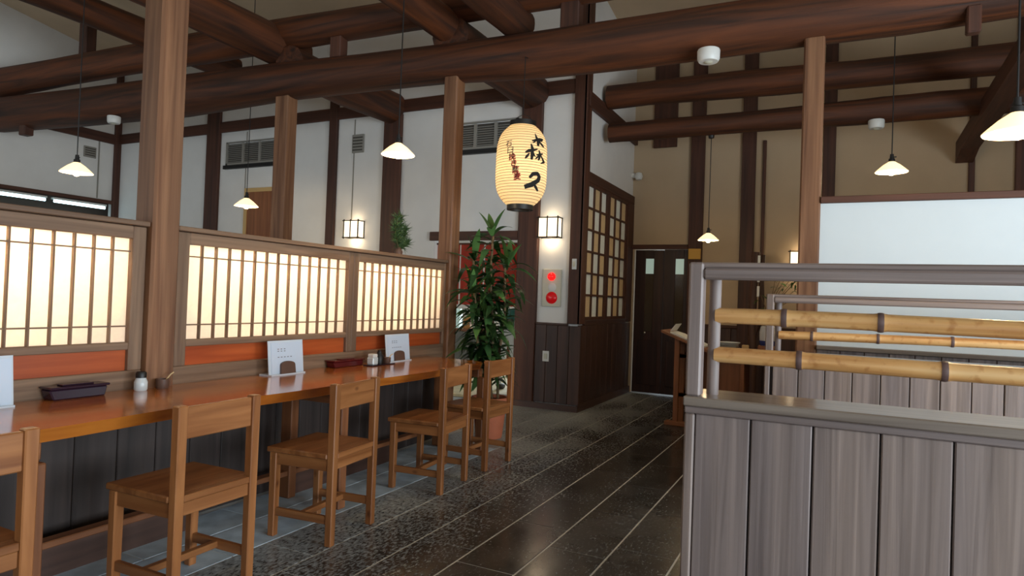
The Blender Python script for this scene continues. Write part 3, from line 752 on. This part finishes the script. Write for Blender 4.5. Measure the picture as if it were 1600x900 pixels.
brush([fr(q) for q in (
    [(636, 335, 5), (641, 362, 16), (650, 392, 20), (648, 418, 15)], [(610, 390, 8), (640, 380, 18), (670, 372, 25), (686, 362, 6)],
    [(655, 383, 8), (672, 403, 16), (686, 417, 8)], [(636, 386, 8), (622, 398, 9), (614, 404, 4)],
    [(604, 410, 8), (612, 440, 20), (612, 480, 22), (609, 514, 14)], [(568, 470, 7), (592, 457, 22), (622, 449, 15), (645, 440, 7)],
    [(594, 474, 8), (580, 494, 17), (568, 510, 7)], [(617, 466, 10), (626, 484, 10), (634, 492, 4)],
    [(654, 444, 7), (660, 468, 14), (656, 500, 14), (650, 512, 7)], [(638, 480, 7), (660, 470, 13), (680, 462, 7)],
    [(654, 478, 7), (641, 497, 11), (632, 507, 4)], [(662, 470, 8), (679, 498, 12), (687, 514, 15), (666, 530, 5)])], 'brush_character')
brush([fr(q) for q in (
    [(600, 632, 16), (622, 604, 24), (648, 598, 24), (661, 616, 20), (655, 643, 25), (617, 674, 32), (572, 692, 26)],
    [(625, 662, 10), (645, 685, 18), (666, 709, 10)])], 'brush_character')
small = '石臼挽き蕎麦'
for i, ch in enumerate(small):
    du = -.113+.0160*i; z = .140-.054*i
    if i >= 2: glyph(ch, .060, du+.004, z-.004, 'redink', 'red_character', .012, lift=.0044)
    glyph(ch, .060, du, z, 'ink', 'small_character', .010, lift=.0052)

# ------------------------------------------------------------------ alarm box, switches, vents, detectors
t = thing('alarm_box', 'ivory metal alarm panel with red lamp and red push button on white wall', 'alarm', (-2.90, YB-.03, 1.39))
part('box', B1(-3.03, -2.80, YB-.035, YB, 1.17, 1.60, bev=.006), M['ivory'], t)
def disc(x, z, r, d, mat, nm, y=YB-.035):
    part(nm, G().lathe([(0, d), (r*.55, d*.86), (r*.9, d*.45), (r, 0), (0, 0)], n=24).xform(Matrix.Translation((x, y, z)) @ Matrix.Rotation(PI/2, 4, 'X')), mat, t, True)
disc(-2.915, 1.515, .048, .05, M['redlit'], 'indicator_lamp'); disc(-2.905, 1.395, .05, .006, M['whiteplastic'], 'speaker_disc'); disc(-2.908, 1.272, .07, .03, M['red'], 'call_button')
t = thing('wall_switch', 'white wall outlet plate on the dark plank wall below the alarm', 'switch', (-2.955, YB-.04, .60))
part('plate', B1(-2.995, -2.915, YB-.038, YB-.03, .54, .66, bev=.003), M['whiteplastic'], t)
part('rocker', B1(-2.975, -2.935, YB-.044, YB-.038, .57, .63, bev=.002), M['ivory'], t)
t = thing('wall_switch', 'small white switch on the dark corner post left of the lattice', 'switch', (-2.63, YB-.07, 1.66))
part('plate', B1(-2.66, -2.605, YB-.07, YB-.06, 1.60, 1.72, bev=.003), M['whiteplastic'], t)
part('rocker', B1(-2.645, -2.62, YB-.075, YB-.07, 1.63, 1.69, bev=.002), M['ivory'], t)
def vent(x0, x1, z0, z1, label, n=3):
    t = thing('ventilation_grille', label, 'vent', ((x0+x1)/2, YB-.03, z0), 'grilles in the white wall')
    y = YB
    fr = .03
    g = G().box(x0, x1, y-.03, y, z0, z0+fr).box(x0, x1, y-.03, y, z1-fr*.6, z1).box(x0, x0+fr, y-.03, y, z0, z1).box(x1-fr, x1, y-.03, y, z0, z1)
    part('frame', g, M['ventgrey'], t)
    part('backing', B1(x0+fr, x1-fr, y-.006, y, z0+fr, z1-fr), M['ventdark'], t)
    w = (x1-x0-fr)/n
    for i in range(1, n): part('mullion', B1(x0+fr/2+w*i-.02, x0+fr/2+w*i+.02, y-.03, y-.006, z0+fr, z1-fr), M['ventgrey'], t)
    g = G(); k = int((z1-z0-2*fr)/.028)
    for i in range(k):
        z = z0+fr+.012+.028*i; g.box(x0+fr, x1-fr, y-.022, y-.007, z, z+.008)
    part('louvres', g, M['ventgrey'], t, kind='stuff')
    part('bottom_ledge', B1(x0-.03, x1+.02, y-.05, y, z0-.06, z0-.005), M['black'], t)
vent(-8.36, -7.3, 3.11, 3.46, 'louvred grille high on the white wall behind the tall post')
vent(-4.30, -3.42, 3.06, 3.40, 'louvred grille high on the white wall behind the paper lantern')
t = thing('small_grille', 'small square grey grille on the white wall above a wall lamp', 'vent', (-5.83, YB-.02, 3.2))
part('frame', B1(-5.93, -5.73, YB-.02, YB, 3.14, 3.39, bev=.006), M['ventgrey'], t)
for i in range(5): part('slat', B1(-5.91, -5.75, YB-.028, YB-.02, 3.17+.042*i, 3.185+.042*i), M['ventdark'], t)
t = thing('small_grille', 'small square grey grille on the kitchen wall beside the far left pendant', 'vent', (XL+.02, 6.45, 3.39))
part('frame', B1(XL, XL+.02, 6.36, 6.56, 3.30, 3.48, bev=.005), M['ventgrey'], t)
for i in range(4): part('slat', B1(XL+.02, XL+.028, 6.38, 6.54, 3.33+.036*i, 3.345+.036*i), M['ventdark'], t)
def detector(x, y, z, label, r=.075, h=.09):
    t = thing('smoke_detector', label, 'detector', (x, y, z), 'white ceiling fittings')
    part('body', G().lathe([(0, h), (r*.95, h), (r, h*.9), (r*.98, h*.25), (r*.85, .004), (0, 0)], n=28), M['whiteplastic'], t, True, local=True)
    part('lens', G().lathe([(0, -.010), (r*.3, -.006), (r*.42, .002), (0, .002)], n=16), M['ivory'], t, True, local=True)
detector(-.895, 5.0, 3.075, 'white round detector under the main beam above the entrance view', .083, .095)
detector(-8.0, 4.97, 3.215, 'white round detector under the main beam at far left')
detector(.335, 7.52, 3.10, 'white round detector under the lower entrance log')
t = thing('corner_camera', 'small white dome fitting in the corner above the entrance door', 'camera', (-2.5, 8.85, 3.02))
part('bracket', B1(-2.58, -2.50, 8.84, 8.90, 2.99, 3.05, bev=.005), M['whiteplastic'], t)
part('dome', G().lathe([(0, .06), (.04, .045), (.055, 0), (.04, -.045), (0, -.06)], c=(-2.47, 8.83, 3.0), n=20), M['whiteplastic'], t, True)
solo('gold_plaque', B1(-1.77, -1.61, YD-.085, YD-.06, 1.86, 2.0, bev=.004), M['yellowplaque'], 'small gold notice on the post beside the entrance door', 'plaque', (-1.69, YD-.07, 1.86))
# framed board on the back wall
t = thing('framed_board', 'brown wooden board with pale frame on the wall behind the middle shoji', 'board', (-7.65, YB-.03, 1.5))
part('panel', B1(-7.86, -7.0, YB-.03, YB, 1.5, 2.68), M['stand']['Z'], t)
part('frame', G().box(-7.92, -7.86, YB-.04, YB, 1.5, 2.74).box(-7.86, -7.0, YB-.04, YB, 2.68, 2.74), plain('pale_frame', (206, 170, 112), .5), t)

# ------------------------------------------------------------------ things on the counter
def menu(y0, y1, label):
    zc = .72
    t = thing('menu_card', label, 'menu', (-3.11, (y0+y1)/2, zc), 'menu cards standing on the counter')
    def lean(u, v, w): return Vector((-3.075-.30*v*.35-w, y0+u, zc+.008+v))
    W_ = y1-y0; Hc = .205
    g = G().prism([(0, 0), (W_, 0), (W_, Hc), (0, Hc)], lean, .004); part('holder', g, M['cardclear'], t)
    g = G().prism([(.022, .004), (W_-.008, .004), (W_-.008, Hc-.012), (.022, Hc-.012)], lambda u, v, w: lean(u, v, w)+Vector((.003, 0, 0)), .003); part('card', g, M['card'], t)
    cx = W_*.50; hw = W_*.20; arch = [(cx-hw*1.05, 0), (cx+hw*1.05, 0), (cx+hw, .055)]+[(cx+hw*math.cos(a), .055+.022*math.sin(a)) for a in [PI*i/8 for i in range(1, 8)]]+[(cx-hw, .055)]
    g = G().prism(arch, lambda u, v, w: lean(u, v, 0)+Vector((.006+w, 0, 0)), .012); part('wooden_foot', g, M['brownclay'], t)
    for i, (zz, n) in enumerate(((.150, 3), (.137, 3), (.100, 5))):
        for k in range(n):
            u = W_*.25+.026*k+(.0 if n == 3 else .0)
            part('print_mark', G().prism([(u, zz), (u+.013, zz), (u+.013, zz+.005), (u, zz+.005)], lambda a, b, w: lean(a, b, 0)+Vector((.0034+w, 0, 0)), .0006), M['print'], t)
    part('base', B1(-3.16, -3.055, y0+.004, y1-.004, zc, zc+.008), M['cardclear'], t)
menu(1.31, 1.545, 'white menu card at the left picture edge on the counter')
menu(2.925, 3.215, 'white menu card with brown arched foot before the middle shoji screen')
menu(4.09, 4.40, 'white menu card with brown arched foot before the farthest shoji screen')
def lacquer_box(y0, y1, mat, label, h=.056):
    t = thing('chopstick_box', label, 'box', (-3.12, (y0+y1)/2, .72), 'lacquered chopstick boxes')
    g = G().box(-3.165, -3.085, y0+.006, y1-.006, .72, .72+h*.72, bev=.006)
    for v in g.bm.verts:
        if v.co.z > .74: v.co.y += .012 if v.co.y > (y0+y1)/2 else -.012; v.co.x += -.006 if v.co.x > -3.12 else .0
    part('tray', g, mat, t)
    g = G().box(-3.173, -3.077, y0-.010, y1+.010, .72+h*.74, .72+h*.9, bev=.004); part('lid', g, mat, t)
    part('lid_grip', B1(-3.15, -3.10, (y0+y1)/2-.07, (y0+y1)/2+.07, .72+h*.9, .72+h, bev=.003), mat, t)
lacquer_box(1.70, 1.945, M['lacquer'], 'purple-black lacquered box on the counter left of the tall post', .066)
lacquer_box(3.525, 3.83, M['maroon'], 'maroon lacquered box on the counter between the two menu cards')
def shaker(y, label, cap='black', x=-3.105, h=.095):
    t = thing('spice_shaker', label, 'shaker', (x, y, .72), 'spice shakers on the counter')
    part('glass_body', G().lathe([(0, 0), (.027, 0), (.031, .006), (.031, h*.45), (.024, h*.62), (.023, h*.68), (0, h*.68)], n=20), M['jarglass'], t, True, local=True)
    part('cap', G().lathe([(0, h*.68), (.025, h*.68), (.025, h*.92), (.02, h), (0, h)], n=20), M[cap] if cap in M else cap, t, True, local=True)
shaker(2.125, 'clear glass shaker with dark cap at the foot of the tall post')
def cup(y, label, x=-3.095):
    t = thing('spice_pot', label, 'pot', (x, y, .72), 'small brown pots on the counter')
    part('pot', G().lathe([(0, 0), (.027, 0), (.031, .012), (.031, .048), (.028, .05), (.026, .012), (0, .01)], n=20), M['brownclay'], t, True, local=True)
    part('spoon', G().tube([(0, 0, .02), (0, .045, .068), (0, .062, .078)], .0035, 8), plain('pale_spoon', (206, 176, 128), .5), t, True, local=True)
cup(2.235, 'small brown pot with wooden spoon before the tall post')
solo('condiment_tray', B1(-3.06, -2.97, 3.79, 4.06, .72, .728, bev=.003), M['lacquer'], 'dark flat condiment tray beside the far menu card', 'tray', (-3.01, 3.92, .72))
def on_tray():
    t = thing('spice_shaker', 'clear square shaker on the dark condiment tray', 'shaker', (-3.015, 3.845, .728), 'spice shakers on the counter')
    part('glass_body', B1(-.03, .03, -.03, .03, 0, .055, bev=.006), M['jarglass'], t, local=True); part('cap', B1(-.026, .026, -.026, .026, .055, .078, bev=.004), M['whiteplastic'], t, local=True)
    t = thing('soy_bottle', 'small black soy bottle on the dark condiment tray', 'bottle', (-3.02, 3.93, .728))
    part('bottle', G().lathe([(0, 0), (.028, 0), (.03, .01), (.03, .06), (.018, .075), (.018, .088), (0, .09)], n=20), M['black'], t, True, local=True)
    part('stopper', G().lathe([(0, .09), (.014, .09), (.012, .1), (0, .102)], n=14), M['iron'], t, True, local=True)
    t = thing('spice_pot', 'small brown pot with wooden spoon on the condiment tray', 'pot', (-3.01, 4.01, .728), 'small brown pots on the counter')
    part('pot', G().lathe([(0, 0), (.024, 0), (.028, .012), (.028, .042), (.025, .044), (.023, .012), (0, .01)], n=20), M['brownclay'], t, True, local=True)
    part('spoon', G().tube([(0, 0, .02), (.012, .03, .058), (.014, .05, .066)], .0035, 8), plain('pale_spoon', (206, 176, 128), .5), t, True, local=True)
on_tray()

# ------------------------------------------------------------------ plants
def leaf_mesh(L_, w, droop, name='leaf', mat='leaf'):
    bm = bmesh.new(); n = 8; rows = []
    for i in range(n+1):
        t = i/n; ww = w*math.sin(PI*min(1, t*.92+.06))**.8*(1 if t < .5 else (1-(t-.5)*.55)); 
        if i == n: ww = .001
        x = L_*t*(1-.18*droop*t); z = L_*(.34*t-droop*.62*t*t)
        rows.append([bm.verts.new((x, -ww, z+.22*ww)), bm.verts.new((x, 0, z)), bm.verts.new((x, ww, z+.22*ww))])
    for a, b in zip(rows, rows[1:]):
        for j in (0, 1): bm.faces.new((a[j], a[j+1], b[j+1], b[j]))
    r = bmesh.ops.solidify(bm, geom=bm.faces[:], thickness=.0012)
    gg = G(); gg.bm.free(); gg.bm = bm
    return mesh_of(name, gg, M[mat], True)
PX, PY = -2.75, 5.20
pt = thing('potted_dracaena', 'tall leafy green dracaena in a terracotta pot at the counter end', 'potted plant', (PX, PY, 0))
part('pot', G().lathe([(0, 0), (.115, 0), (.12, .02), (.150, .30), (.165, .305), (.168, .36), (.150, .362), (.145, .32), (0, .32)], n=32), M['terracotta'], pt, True, local=True)
part('soil', G().lathe([(0, .335), (.08, .34), (.148, .325), (.148, .31), (0, .31)], n=24), M['soil'], pt, True, local=True)
rnd = random.Random(21)
LM = [leaf_mesh(.30, .034, .9, mat='leaf'), leaf_mesh(.36, .038, 1.2, mat='leaf'), leaf_mesh(.30, .034, .35, mat='leaf2'), leaf_mesh(.32, .036, 1.5, mat='leaf'), leaf_mesh(.26, .036, 1.0, mat='leaf2')]
canes = [((.02, -.02), (-.02, -.03), 1.80), ((-.05, .03), (-.20, -.02), 1.58), ((.05, .03), (.09, .06), 1.52), ((-.02, -.06), (-.14, -.12), 1.28), ((.0, .05), (-.02, -.10), 1.05), ((-.04, .0), (-.10, .06), 1.40)]
for (bx, by), (tx, ty), h in canes:
    pts = [(bx+(tx-bx)*k/6+.012*math.sin(k*1.7+h*9), by+(ty-by)*k/6+.012*math.cos(k*1.3+h*5), .30+(h-.30)*k/6) for k in range(7)]
    part('cane', G().tube(pts, [.013]*4+[.011]*3, 10), M['cane'], pt, True, local=True)
    lo = (.52 if h > 1.2 else .45)+(.42 if tx > .05 else 0)
    n = int((h-lo)/.020)
    for i in range(n+6):
        z = lo+(h-lo)*min(1, i/n)
        k = (z-.30)/(h-.30); x = bx+(tx-bx)*k; y = by+(ty-by)*k
        a = i*2.4+h*7+rnd.uniform(-.3, .3)
        top = max(0, i-n+1)
        pitch = rnd.uniform(-.1, .35)+.16*top
        m = LM[2] if top > 3 else rnd.choice(LM)
        s = rnd.uniform(.85, 1.12)
        o = link('leaf', m, pt); o.location = (x, y, z); o.rotation_euler = (rnd.uniform(-.3, .3), -pitch, a); o.scale = (s, s, s)

# pine sprig in a slim vase on the partition cap
t = thing('pine_arrangement', 'bushy green pine sprig standing on top of the partition', 'plant', (-3.28, 4.47, 1.574))
part('vase', G().lathe([(0, 0), (.03, 0), (.034, .03), (.02, .055), (.022, .06), (0, .058)], n=18), M['brownclay'], t, True, local=True)
br = [((0, 0, .05), (.0, -.03, .20), (.0, -.04, .32)), ((0, 0, .05), (.01, .06, .15), (.0, .09, .24)), ((0, .02, .05), (-.02, .10, .09), (-.02, .15, .11)), ((0, 0, .05), (.02, -.06, .13), (.02, -.10, .24)), ((0, 0, .05), (-.01, .02, .2), (0, .02, .34))]
g = G()
for b in br: g.tube(b, [.006, .005, .003], 6)
part('twigs', g, M['cane'], t, True, local=True)
g = G(); rnd = random.Random(5)
for b in br:
    A, Bm, Cc = [Vector(p) for p in b]
    for i in range(230):
        s = rnd.uniform(.12, 1); p = A.lerp(Bm, s*2) if s < .5 else Bm.lerp(Cc, s*2-1)
        d = Vector((rnd.gauss(0, 1), rnd.gauss(0, 1), rnd.gauss(.9, .8))).normalized()*rnd.uniform(.05, .085)
        q = p+d; sx = d.cross(Vector((rnd.gauss(0, 1), rnd.gauss(0, 1), rnd.gauss(0, 1)))).normalized()*.0042
        vs = [g.bm.verts.new(p-sx), g.bm.verts.new(p+sx), g.bm.verts.new(q)]; g.bm.faces.new(vs)
part('needles', g, M['pine'], t, local=True, kind='stuff')

# ------------------------------------------------------------------ doorway to the shop: noren, kerb, people and goods
t = thing('noren_curtain', 'red cloth noren curtain hanging in the doorway behind the plant', 'curtain', (-3.95, YB+.05, 1.95))
part('rod', G().tube([(-4.54, YB+.05, 1.905), (-3.37, YB+.05, 1.905)], .012, 10), M['stud']['X'], t, True)
xs = [-4.52, -4.24, -3.855, -3.835, -3.60, -3.395]
for i, (a, b) in enumerate(((-4.53, -4.20), (-4.185, -3.858), (-3.84, -3.40))):
    bm = bmesh.new(); nx, nz = 12, 6; rows = []
    for k in range(nz+1):
        z = 1.915-.765*k/nz
        rows.append([bm.verts.new((a+(b-a)*j/nx, YB+.05+.012*math.sin(j*1.3+i*2)*(k/nz)+.006*math.sin(j*2.9), z)) for j in range(nx+1)])
    for r0, r1 in zip(rows, rows[1:]):
        for j in range(nx): bm.faces.new((r0[j], r0[j+1], r1[j+1], r1[j]))
    bmesh.ops.solidify(bm, geom=bm.faces[:], thickness=.003)
    gg = G(); gg.bm.free(); gg.bm = bm
    part('cloth_panel', gg, M['noren'], t, True)
solo('kerb_stone', B1(-3.75, -3.37, 6.78, 7.0, 0, .10, bev=.015), M['stone'], 'rough grey kerb stone at the foot of the doorway', 'stone', (-3.55, 6.9, 0))
# the shop beyond
g = G().box(-7.2, -7.05, YB+.15, 10.5, 0, 5).box(-7.2, -2.6, 10.35, 10.5, 0, .7).box(-7.2, -2.6, 10.35, 10.5, 2.0, 5).box(-7.2, -5.0, 10.35, 10.5, .7, 2.0).box(-3.6, -2.6, 10.35, 10.5, .7, 2.0)
struct('wall_shop', g, M['plaster'])
part('shop_floor', B1(-7.05, XC-.15, YB+.16, 10.35, -.012, .02), M['shopfloor'], floor)
t = thing('display_table', 'shop display table seen through the doorway behind the plant', 'table', (-4.9, 8.9, 0))
part('top', B1(-5.9, -4.45, 8.55, 9.2, .72, .76, bev=.005), M['stand']['X'], t)
for x in (-5.85, -4.55):
    for y in (8.6, 9.1): part('leg', B1(x, x+.05, y, y+.05, 0.02, .72), M['stand']['Z'], t)
part('skirt_cloth', B1(-5.88, -4.5, 8.53, 8.545, .25, .72), M['stone'], t)
goods = [(-4.70, .14, .20, 'pink', 'pink boxed packet on the shop display table'), (-4.90, .10, .26, 'paperwhite', 'tall white packet on the shop display table'), (-5.06, .12, .18, 'orangepack', 'orange packet on the shop display table'),
         (-5.25, .12, .30, 'glassgreen', 'pale green packet on the shop display table'), (-5.45, .12, .22, 'yellowplaque', 'yellow packet on the shop display table')]
for x, w, h, mt, lab in goods:
    p = thing('packet', lab, 'packet', (x, 8.75, .76), 'goods on the shop table')
    part('box', B1(-w/2, w/2, -.05, .05, 0, h*.82, bev=.006), M[mt], p, local=True)
    part('folded_top', G().prism([(-.05, h*.82), (.05, h*.82), (.012, h), (-.012, h)], lambda u, v, q: Vector((-w/2+q, u, v)), w), M[mt], p, local=True)

def skinned(name, verts, edges, radii, mat, parent, root=0, sub=2):
    me = bpy.data.meshes.new(name); me.from_pydata(verts, edges, [])
    o = bpy.data.objects.new(name, me); COL.objects.link(o)
    sk = o.modifiers.new('skin', 'SKIN')
    for i, rr in enumerate(radii):
        d = me.skin_vertices[0].data[i]; d.radius = (rr, rr) if not isinstance(rr, tuple) else rr; d.use_root = (i == root)
    o.modifiers.new('sub', 'SUBSURF').levels = sub; o.modifiers['sub'].render_levels = sub
    dg = bpy.context.evaluated_depsgraph_get(); m2 = bpy.data.meshes.new_from_object(o.evaluated_get(dg))
    bpy.data.objects.remove(o); m2.materials.clear(); m2.materials.append(mat)
    for p in m2.polygons: p.use_smooth = True
    return link(name, m2, parent)
# person bending over the table: local frame, faces -X, feet at z=0
pe = thing('person', 'person in green jacket and light grey trousers bending forward beyond the doorway', 'person', (-3.90, 7.85, .02), rz=-PI/2)
V = [(0, 0, .80), (.01, .09, .76), (.02, .11, .43), (.06, .11, .08), (-.03, .11, .04), (-.14, .12, .03), (.01, -.09, .76), (.02, -.11, .43), (.06, -.11, .08), (-.03, -.11, .04), (-.14, -.12, .03),
     (-.10, 0, .90), (-.22, 0, .98), (-.32, 0, 1.02), (-.40, 0, 1.06), (-.46, 0, 1.09),
     (-.30, .17, 1.0), (-.36, .20, .80), (-.52, .16, .74), (-.30, -.17, 1.0), (-.36, -.20, .80), (-.52, -.16, .74)]
Ed = [(0, 1), (1, 2), (2, 3), (3, 4), (4, 5), (0, 6), (6, 7), (7, 8), (8, 9), (9, 10), (0, 11), (11, 12), (12, 13), (13, 14), (14, 15), (13, 16), (16, 17), (17, 18), (13, 19), (19, 20), (20, 21)]
Ra = [.13, .095, .065, .045, .045, .035, .095, .065, .045, .045, .035, .13, .14, .13, .05, .05, .065, .045, .034, .065, .045, .034]
body = skinned('body', V, Ed, Ra, M['greycloth'], pe)
me = body.data; me.materials.append(M['greencloth']); me.materials.append(M['skin']); me.materials.append(M['beltblack'])
for p in me.polygons:
    c = p.center
    ax = -c.x*.75+(c.z-.80)*.66          # distance along the bent torso
    if c.z < .075: p.material_index = 3
    elif c.x < -.435 and c.z > 1.0: p.material_index = 2
    elif c.z > .70 and ax > .075 or c.x < -.15: p.material_index = 1 if not (c.x < -.47 and c.z < .8) else 2
    elif c.z > .70 and ax > .05: p.material_index = 3
g = G().lathe([(0, -.13), (.045, -.125), (.07, -.09), (.082, -.03), (.085, .03), (.075, .085), (.045, .12), (0, .132)], n=24)
for v in g.bm.verts:
    if v.co.x < 0: v.co.x *= 1.12
hm = Matrix.Translation((-.53, 0, 1.115)) @ Matrix.Rotation(math.radians(35), 4, 'Y')
g.xform(hm); part('head', g, M['skin'], pe, True, local=True)
g = G().lathe([(0, .140), (.05, .128), (.083, .09), (.094, .03), (.092, -.02), (.080, -.06), (.075, -.055), (.085, -.02), (.086, .03), (.076, .086), (.045, .12), (0, .13)], n=24)
for v in g.bm.verts: v.co.x += .012
g.xform(hm); part('hair', g, M['hair'], pe, True, local=True)
g = G()
for s in (-1, 1): g.lathe([(0, -.01), (.008, 0), (0, .01)], c=(-.084, s*.03, .005), n=8)
g.xform(hm); part('eyes', g, M['black'], pe, True, local=True)
g = G().prism([(-.012, -.03), (.012, -.03), (.003, .01), (-.003, .01)], lambda u, v, w: Vector((-.085-w, u, v)), .02); g.xform(hm); part('nose', g, M['skin'], pe, local=True)
for s in (-1, 1):
    g = G()
    hx, hy, hz = -.53, s*.16, .735
    g.box(hx-.075, hx+.01, hy-.035, hy+.035, hz-.014, hz+.014, bev=.008)
    for k, L_ in enumerate((.055, .07, .065, .05)): g.tube([(hx-.07, hy-.027+.018*k, hz), (hx-.07-L_*.6, hy-.027+.018*k, hz-.005), (hx-.07-L_, hy-.027+.018*k, hz-.02)], [.008, .0075, .006], 8)
    g.tube([(hx-.02, hy-s*.03, hz), (hx-.05, hy-s*.055, hz-.005), (hx-.075, hy-s*.055, hz-.015)], [.010, .009, .007], 8)
    part('hand', g, M['skin'], pe, True, local=True)

# ------------------------------------------------------------------ entrance hall: menu stand, reception table, ikebana
t = thing('menu_stand', 'orange wooden menu stand with sloping top before the entrance door', 'stand', (-1.3, 6.95, 0))
for x, z1 in ((-1.47, .90), (-1.23, .80)):
    for y in (6.82, 7.10):
        part('leg', B1(x, x+.05, y, y+.05, 0, z1, bev=.004), M['stand']['Z'], t)
        part('rung', B1(-1.42, -1.23, y+.012, y+.038, .30, .34, bev=.003), M['stand']['X'], t) if x < -1.2 else None
        part('rung', B1(-1.42, -1.23, y+.012, y+.038, .70, .74, bev=.003), M['stand']['X'], t) if x < -1.2 else None
part('foot', B1(-1.55, -1.13, 6.80, 6.90, 0, .04, bev=.004), M['stand']['X'], t)
g = G().prism([(-1.60, .955), (-1.13, .775), (-1.13, .80), (-1.60, .98)], lambda u, v, w: Vector((u, 6.76+w, v)), .46)
part('sloping_top', g, M['stand']['X'], t)
t = thing('open_book', 'open white menu book lying on the sloping wooden stand', 'book', (-1.3, 6.98, .92))
sl = -.383
for a, b, k in ((-1.52, -1.35, 1), (-1.345, -1.175, 1)):
    g = G().prism([(a, 0.982+(a+1.60)*sl), (b, 0.982+(b+1.60)*sl), (b, 0.998+(b+1.60)*sl), ((a+b)/2, 1.004+((a+b)/2+1.60)*sl), (a, 0.994+(a+1.60)*sl)], lambda u, v, w: Vector((u, 6.82+w, v)), .32)
    part('page_block', g, M['paperwhite'], t)
g = G().prism([(-1.525, .972), (-1.47, 1.045), (-1.467, 1.042), (-1.515, .968)], lambda u, v, w: Vector((u, 6.84+w, v)), .28); part('raised_page', g, M['paperwhite'], t)
t = thing('reception_table', 'orange wooden reception cabinet behind the near booth partition', 'table', (-.8, 7.2, 0))
part('top', B1(-1.10, -.2, 6.95, 7.5, .74, .78, bev=.005), M['stand']['X'], t)
part('side', B1(-1.09, -1.05, 6.98, 7.48, 0, .74, bev=.003), M['stand']['Z'], t)
part('front_panel', B1(-1.05, -.84, 6.99, 7.02, 0, .74, bev=.003), M['stand']['Z'], t)
part('side', B1(-.84, -.80, 6.98, 7.48, 0, .74, bev=.003), M['stand']['Z'], t)
part('side', B1(-.26, -.22, 6.98, 7.48, 0, .74, bev=.003), M['stand']['Z'], t)
part('shelf', B1(-.80, -.26, 7.0, 7.48, .30, .33, bev=.003), M['stand']['X'], t)
t = thing('folded_cloth', 'folded navy cloth bundle on the reception table', 'cloth', (-.98, 7.1, .78))
for i in range(3): part('fold', B1(-1.08+.01*i, -.86-.012*i, 7.0, 7.22, .78+.022*i, .80+.022*i, bev=.008), M['bluecloth'] if i < 2 else M['ventgrey'], t)
t = thing('clear_dish', 'pale clear dish on the navy cloth', 'dish', (-.97, 7.1, .85))
part('dish', G().lathe([(0, .0), (.09, 0), (.115, .03), (.11, .032), (.085, .008), (0, .008)], c=(0, 0, -.004), n=28), M['jarglass'], t, True, local=True)
t = thing('yellow_block', 'small pale wooden block beside the navy cloth', 'block', (-.80, 7.05, .78))
part('block', B1(-.035, .03, -.03, .03, 0, .08, bev=.006), plain('pale_wood_block', (216, 180, 126), .5), t, local=True)
t = thing('flower_vase', 'white and cobalt porcelain vase on the reception table', 'vase', (-.60, 7.15, .78))
part('stand', B1(-.09, .09, -.07, .07, 0, .08, bev=.006), M['stand']['X'], t, local=True)
part('body', G().lathe([(0, .08), (.06, .08), (.078, .11), (.082, .22), (.07, .275), (.06, .28), (.055, .26), (0, .25)], n=24), M['porcelain'], t, True, local=True)
part('painted_band', G().lathe([(.0685, .082), (.0755, .098), (.0812, .125), (.082, .132)], n=24), M['cobalt'], t, True, local=True)
g = G(); rnd = random.Random(9); tips = []
for i in range(12):
    a = rnd.uniform(-.6, 2.2); ln = rnd.uniform(.35, .75)
    p0 = Vector((0, 0, .26)); p1 = Vector((math.cos(a)*.10, rnd.uniform(-.05, .05), .26+ln*.55)); p2 = Vector((math.cos(a)*.28, rnd.uniform(-.08, .08), .26+ln*.9)); p3 = p2+Vector((math.cos(a)*.12, 0, -.02))
    g.tube([p0, p1, p2, p3], [.004, .0035, .0025, .0015], 6); tips += [p1, p2, p3]
part('stems', g, M['cane'], t, True, local=True)
sm = leaf_mesh(.11, .010, .6, mat='leaf2')
for i in range(40):
    p = rnd.choice(tips); o = link('leaf', sm, t); o.location = p+Vector((rnd.uniform(-.03, .03), 0, rnd.uniform(-.1, .03))); o.rotation_euler = (rnd.uniform(-.5, .5), rnd.uniform(-.8, .5), rnd.uniform(0, 6.28))
t = thing('driftwood_ornament', 'dark upright driftwood ornament with white paper strip behind the vase', 'ornament', (-.82, 8.6, 0))
part('trunk', G().tube([(-.90, 8.6, .0), (-.89, 8.6, .6), (-.91, 8.6, 1.1), (-.90, 8.58, 1.5), (-.885, 8.6, 1.93)], [.07, .05, .055, .045, .05], 12, wob=.12, seed=4), M['dark']['Z'], t, True)
part('branch', G().tube([(-.89, 8.6, .9), (-.80, 8.6, 1.2), (-.815, 8.6, 1.6), (-.80, 8.6, 1.9)], [.04, .035, .035, .025], 10, wob=.12, seed=8), M['dark']['Z'], t, True)
for z in (1.38, 1.56, 1.76): part('paper_strip', B1(-.86, -.83, 8.555, 8.558, z, z+.13), M['paperwhite'], t)
